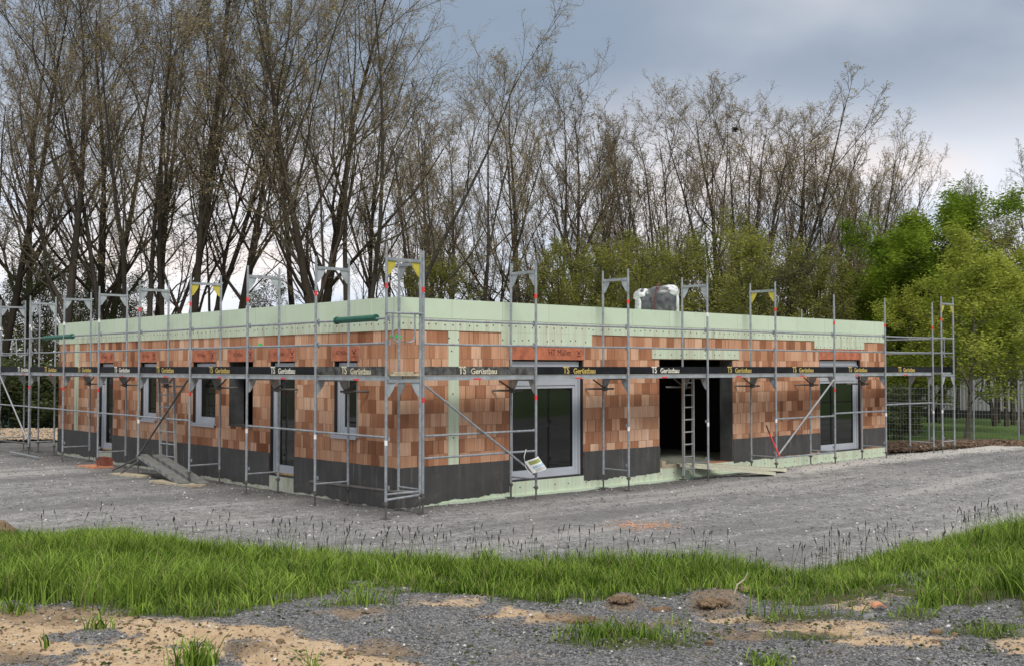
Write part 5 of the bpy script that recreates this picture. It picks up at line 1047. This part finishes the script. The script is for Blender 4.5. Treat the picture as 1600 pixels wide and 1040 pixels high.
# dry blades
n = len(x) // 14; idx = g.integers(0, len(x), n); v, q, tt = blades(x[idx], y[idx], z[idx], h[idx] * 0.9, 0.004, g, 1.1); 
MT['dry'] = mat_leaf('straw_blades', (0.22, 0.19, 0.08), (0.42, 0.38, 0.20)); tag(raw('dry_grass', v, q, MT['dry'], tint=tt), kind='stuff')
g = np.random.default_rng(61); wx, wy = bank_pts(60000, 6.0, 13.0, g, 0.9); wz, gr_, sa_, so_w, wpx, wpy, wdc, wd_ = bank(wx, wy)
edge = np.clip(1 - np.abs(gr_ - 0.35) / 0.4, 0, 1) * sstep(0.5, 0.62, fbm(wx * 2.5, wy * 2.5, 66)) + 0.05 * (gr_ < 0.1) * sstep(0.55, 0.7, fbm(wx * 4, wy * 4, 67)); k = g.uniform(0, 1, len(wx)) < edge * 0.7
v, q, tt = leaves(np.stack([wx[k], wy[k], wz[k] + g.uniform(0.003, 0.03, k.sum())], 1), 0.022, g); tag(raw('low_weeds', v, q, MT['leaf_dark'], tint=tt), kind='stuff')
# flowering stalks along the crest
def stalks():
    g = np.random.default_rng(29); mb = MB(); hd = MB(); n = 0
    while n < 300:
        px = g.uniform(-10, 1610); w_ = np.interp(px, [0, 250, 500, 900, 1150, 1300, 1400, 1600], [0.15, 0.5, 0.8, 0.8, 0.5, 0.9, 1.0, 0.8])
        if g.uniform() > w_: continue
        dc = 2.2 * F / (np.interp(px, XF, YF) + 20 - 573); dd = dc - abs(g.normal(0, 0.7)); l = (px - 800) / F * dd; x = CAM[0] + FW[0] * dd + RT[0] * l; y = CAM[1] + FW[1] * dd + RT[1] * l; z = float(bank(x, y)[0])
        h = g.uniform(0.22, 0.50); a = g.uniform(0, 6.28); b_ = h * g.uniform(0.02, 0.3); p = np.array([(x, y, z), (x + math.cos(a) * b_ * 0.3, y + math.sin(a) * b_ * 0.3, z + h * 0.55), (x + math.cos(a) * b_, y + math.sin(a) * b_, z + h)])
        mb.tube(p, [0.0028, 0.0024, 0.002], 3, False); t_ = p[2] - p[1]; t_ /= np.linalg.norm(t_); L_ = g.uniform(0.035, 0.08); hd.tube([p[2] - t_ * L_ * 0.5, p[2], p[2] + t_ * L_ * 0.5], [0.003, 0.007, 0.002], 5); n += 1
    tag(mb.build('flowering_grass_stalks', MT['stalk']), kind='stuff'); tag(hd.build('grass_seed_heads', MT['seed']), kind='stuff')
stalks()
def ground_at(px, py):
    dd = 1.7 * F / (py - 573)
    for _ in range(12):
        l = (px - 800) / F * dd; x = CAM[0] + FW[0] * dd + RT[0] * l; y = CAM[1] + FW[1] * dd + RT[1] * l; z = float(bank(x, y)[0]); dd = 0.5 * dd + 0.5 * (2.505 - z) * F / (py - 573)
    return x, y, z
def tuft(px, py, n, h, r, label, bend=0.9, seed=0):
    g = np.random.default_rng(100 + seed); x, y, z = ground_at(px, py); xs = x + g.normal(0, r, n); ys = y + g.normal(0, r, n)
    v, q, tt = blades(xs, ys, np.full(n, z - 0.01), h * g.uniform(0.5, 1.1, n), 0.0055 * g.uniform(0.7, 1.4, n), g, bend); tag(raw('grass_tuft', v, q, MT['grass'], tint=tt), label, 'grass tuft', 'grass tufts on the bare foreground')
tuft(308, 1036, 130, 0.20, 0.055, 'dense grass tuft on the sand at the bottom left', 0.7, 1)
tuft(492, 1046, 14, 0.18, 0.025, 'small spiky grass tuft on sand at the bottom edge', 1.2, 2)
tuft(162, 978, 40, 0.13, 0.05, 'loose grass tuft on sandy gravel at the left', 1.1, 3)
tuft(26, 952, 70, 0.13, 0.07, 'broad weedy tuft at the left edge below the grass strip', 1.1, 4)
tuft(74, 1008, 8, 0.14, 0.02, 'tiny sparse grass tuft in the left sand', 0.8, 5)
tuft(228, 955, 90, 0.10, 0.07, 'low spreading tuft where the grass strip meets the sand at left', 1.3, 6)
tuft(1448, 945, 60, 0.24, 0.05, 'tall dark stalked tuft near the pale bare patch at right', 1.0, 7)
tuft(1196, 1032, 40, 0.09, 0.06, 'short tuft in the grey gravel at bottom right', 1.1, 8)
def clod(px, py, a, b_, c_, label, mat='clod', name='soil_clod', cat='soil clod', seed=1, amp=0.35, box=0.9):
    x, y, z = ground_at(px, py); g = np.random.default_rng(seed + 70)
    P, f = lump(0, 0, 0, a * 0.72, b_ * 0.72, c_ * 0.8, seed, 40, 26, amp, box); P = np.array(P); nn = fbm(P[:, 0] * 30 + 9, P[:, 1] * 30 + P[:, 2] * 25 + 9, seed); n2 = fbm(P[:, 0] * 90 + 9, P[:, 1] * 90 + P[:, 2] * 70 + 9, seed, 2); P *= (1 + 0.75 * (nn - 0.5) + 0.3 * (n2 - 0.5))[:, None]
    f = [q_[:3] for q_ in f] + [(q_[0], q_[2], q_[3]) for q_ in f]; V = [P + np.array([x, y, z + c_ * 0.12])]; Q = [np.array(f)]
    if cat == 'soil clod' and a > 0.06:
        n = int(9000 * a * b_ * 3) + 60; rr = np.sqrt(g.uniform(0, 1, n)); an = g.uniform(0, 6.28, n); cx = np.cos(an) * rr * a * 1.15; cy = np.sin(an) * rr * b_ * 1.15; cz = c_ * 0.75 * np.sqrt(np.clip(1 - rr ** 2, 0, 1)) * g.uniform(0.5, 1.15, n)
        v, q = octs(np.stack([x + cx, y + cy, z + cz + 0.002], 1), 0.005 + 0.02 * g.uniform(0, 1, n) ** 2.5, g, 0.8); Q.append(q + len(P)); V.append(v)
    tag(raw(name, np.concatenate(V), np.concatenate(Q), MT[mat]), label, cat)
clod(1112, 940, 0.13, 0.10, 0.04, 'largest brown soil clod in front of the tall grass right of centre', seed=2); clod(970, 938, 0.09, 0.08, 0.022, 'brown soil clod at the grass edge near the picture centre', seed=3)
clod(440, 998, 0.042, 0.035, 0.025, 'small dark clod alone on the pale sand left of centre', seed=4, amp=0.2); clod(1458, 985, 0.06, 0.05, 0.035, 'rounded brown clod on sandy streak at the right', seed=5, amp=0.2)
clod(1488, 988, 0.05, 0.04, 0.025, 'small reddish brown clod beside the rounded clod at right', seed=6, amp=0.2); clod(1160, 920, 0.07, 0.06, 0.06, 'dark clod in the grass beside the bent pale stick', seed=7)
clod(1352, 962, 0.07, 0.05, 0.035, 'flat grey stone beside the broken orange tile', 'stone', 'stone', 'stone', 8, 0.15); clod(1105, 1002, 0.05, 0.04, 0.03, 'brown clod right of the small grass patch', seed=9, amp=0.2)
clod(905, 968, 0.14, 0.05, 0.03, 'long crumbly soil ridge left of the small grass patch', seed=10, amp=0.4); clod(1030, 950, 0.10, 0.06, 0.025, 'low brown soil lump between the two big clods', seed=11, amp=0.4)
x, y, z = ground_at(1372, 950); mb = MB(); P = []
for i in range(9): an = math.pi * (0.1 + 0.8 * i / 8); P.append((math.cos(an) * 0.05, math.sin(an) * 0.04))
out = [(x + a_ * RT[0], y + a_ * RT[1], z + 0.01 + b_) for a_, b_ in P] + [(x + a_ * 0.75 * RT[0], y + a_ * 0.75 * RT[1], z + 0.01 + b_ * 0.7) for a_, b_ in P[::-1]]
k = len(out); v2 = [(p[0] + FW[0] * 0.1, p[1] + FW[1] * 0.1, p[2]) for p in out]; mb.add(out + v2, [(i, i + 1, k - 2 - i, k - 1 - i) for i in range(8)] + [(i, (i + 1) % k, k + (i + 1) % k, k + i) for i in range(k)] + [(k + i, k + i + 1, 2 * k - 2 - i, 2 * k - 1 - i) for i in range(8)])
tag(mb.build('roof_tile_shard', MT['rust']), 'broken curved orange tile piece lying among stones at the right', 'tile piece')
x, y, z = ground_at(1145, 925); mb = MB(); mb.tube([(x, y, z), (x + 0.04, y, z + 0.07), (x + 0.10, y - 0.03, z + 0.11), (x + 0.12, y - 0.05, z + 0.17)], [0.007, 0.008, 0.006, 0.004], 6); tag(mb.build('bent_stick', MT['wood']), 'pale bent stick poking from the grass right of centre', 'stick')
# brick dust patch on the yard, dark heap at the far left
g = np.random.default_rng(33); n = 500; dd = 2.47 * F / (818 - 573); x0, y0 = at(1003, dd)[:2]; r_ = g.normal(0, 1, (n, 2)) * np.array([0.28, 0.28]); x = x0 + RT[0] * r_[:, 0] * 1.0 + FW[0] * r_[:, 1] * 0.9; y = y0 + RT[1] * r_[:, 0] * 1.0 + FW[1] * r_[:, 1] * 0.9
v, q = octs(np.stack([x, y, yard_z(x, y) + 0.004], 1), g.uniform(0.006, 0.02, n), g, 0.5); tag(raw('brick_crumbs', v, q, plain('pale_brick_crumbs', (0.55, 0.30, 0.19), 1)), kind='stuff')
x, y, z = at(-12, 15.3, 0.05); P, f = lump(0, 0, 0, 0.40, 0.4, 0.34, 12, 26, 16, 0.3, 0.9); P = np.array(P); P *= (1 + 0.2 * (fbm(P[:, 0] * 9 + 5, P[:, 2] * 9 + 5 + P[:, 1] * 5, 3) - 0.5))[:, None]; mb = MB(); mb.add(P + np.array([x, y, z]), f); tag(mb.build('dirt_heap', MT['clod']), 'brown dirt heap at left edge above the grass strip', 'dirt heap')
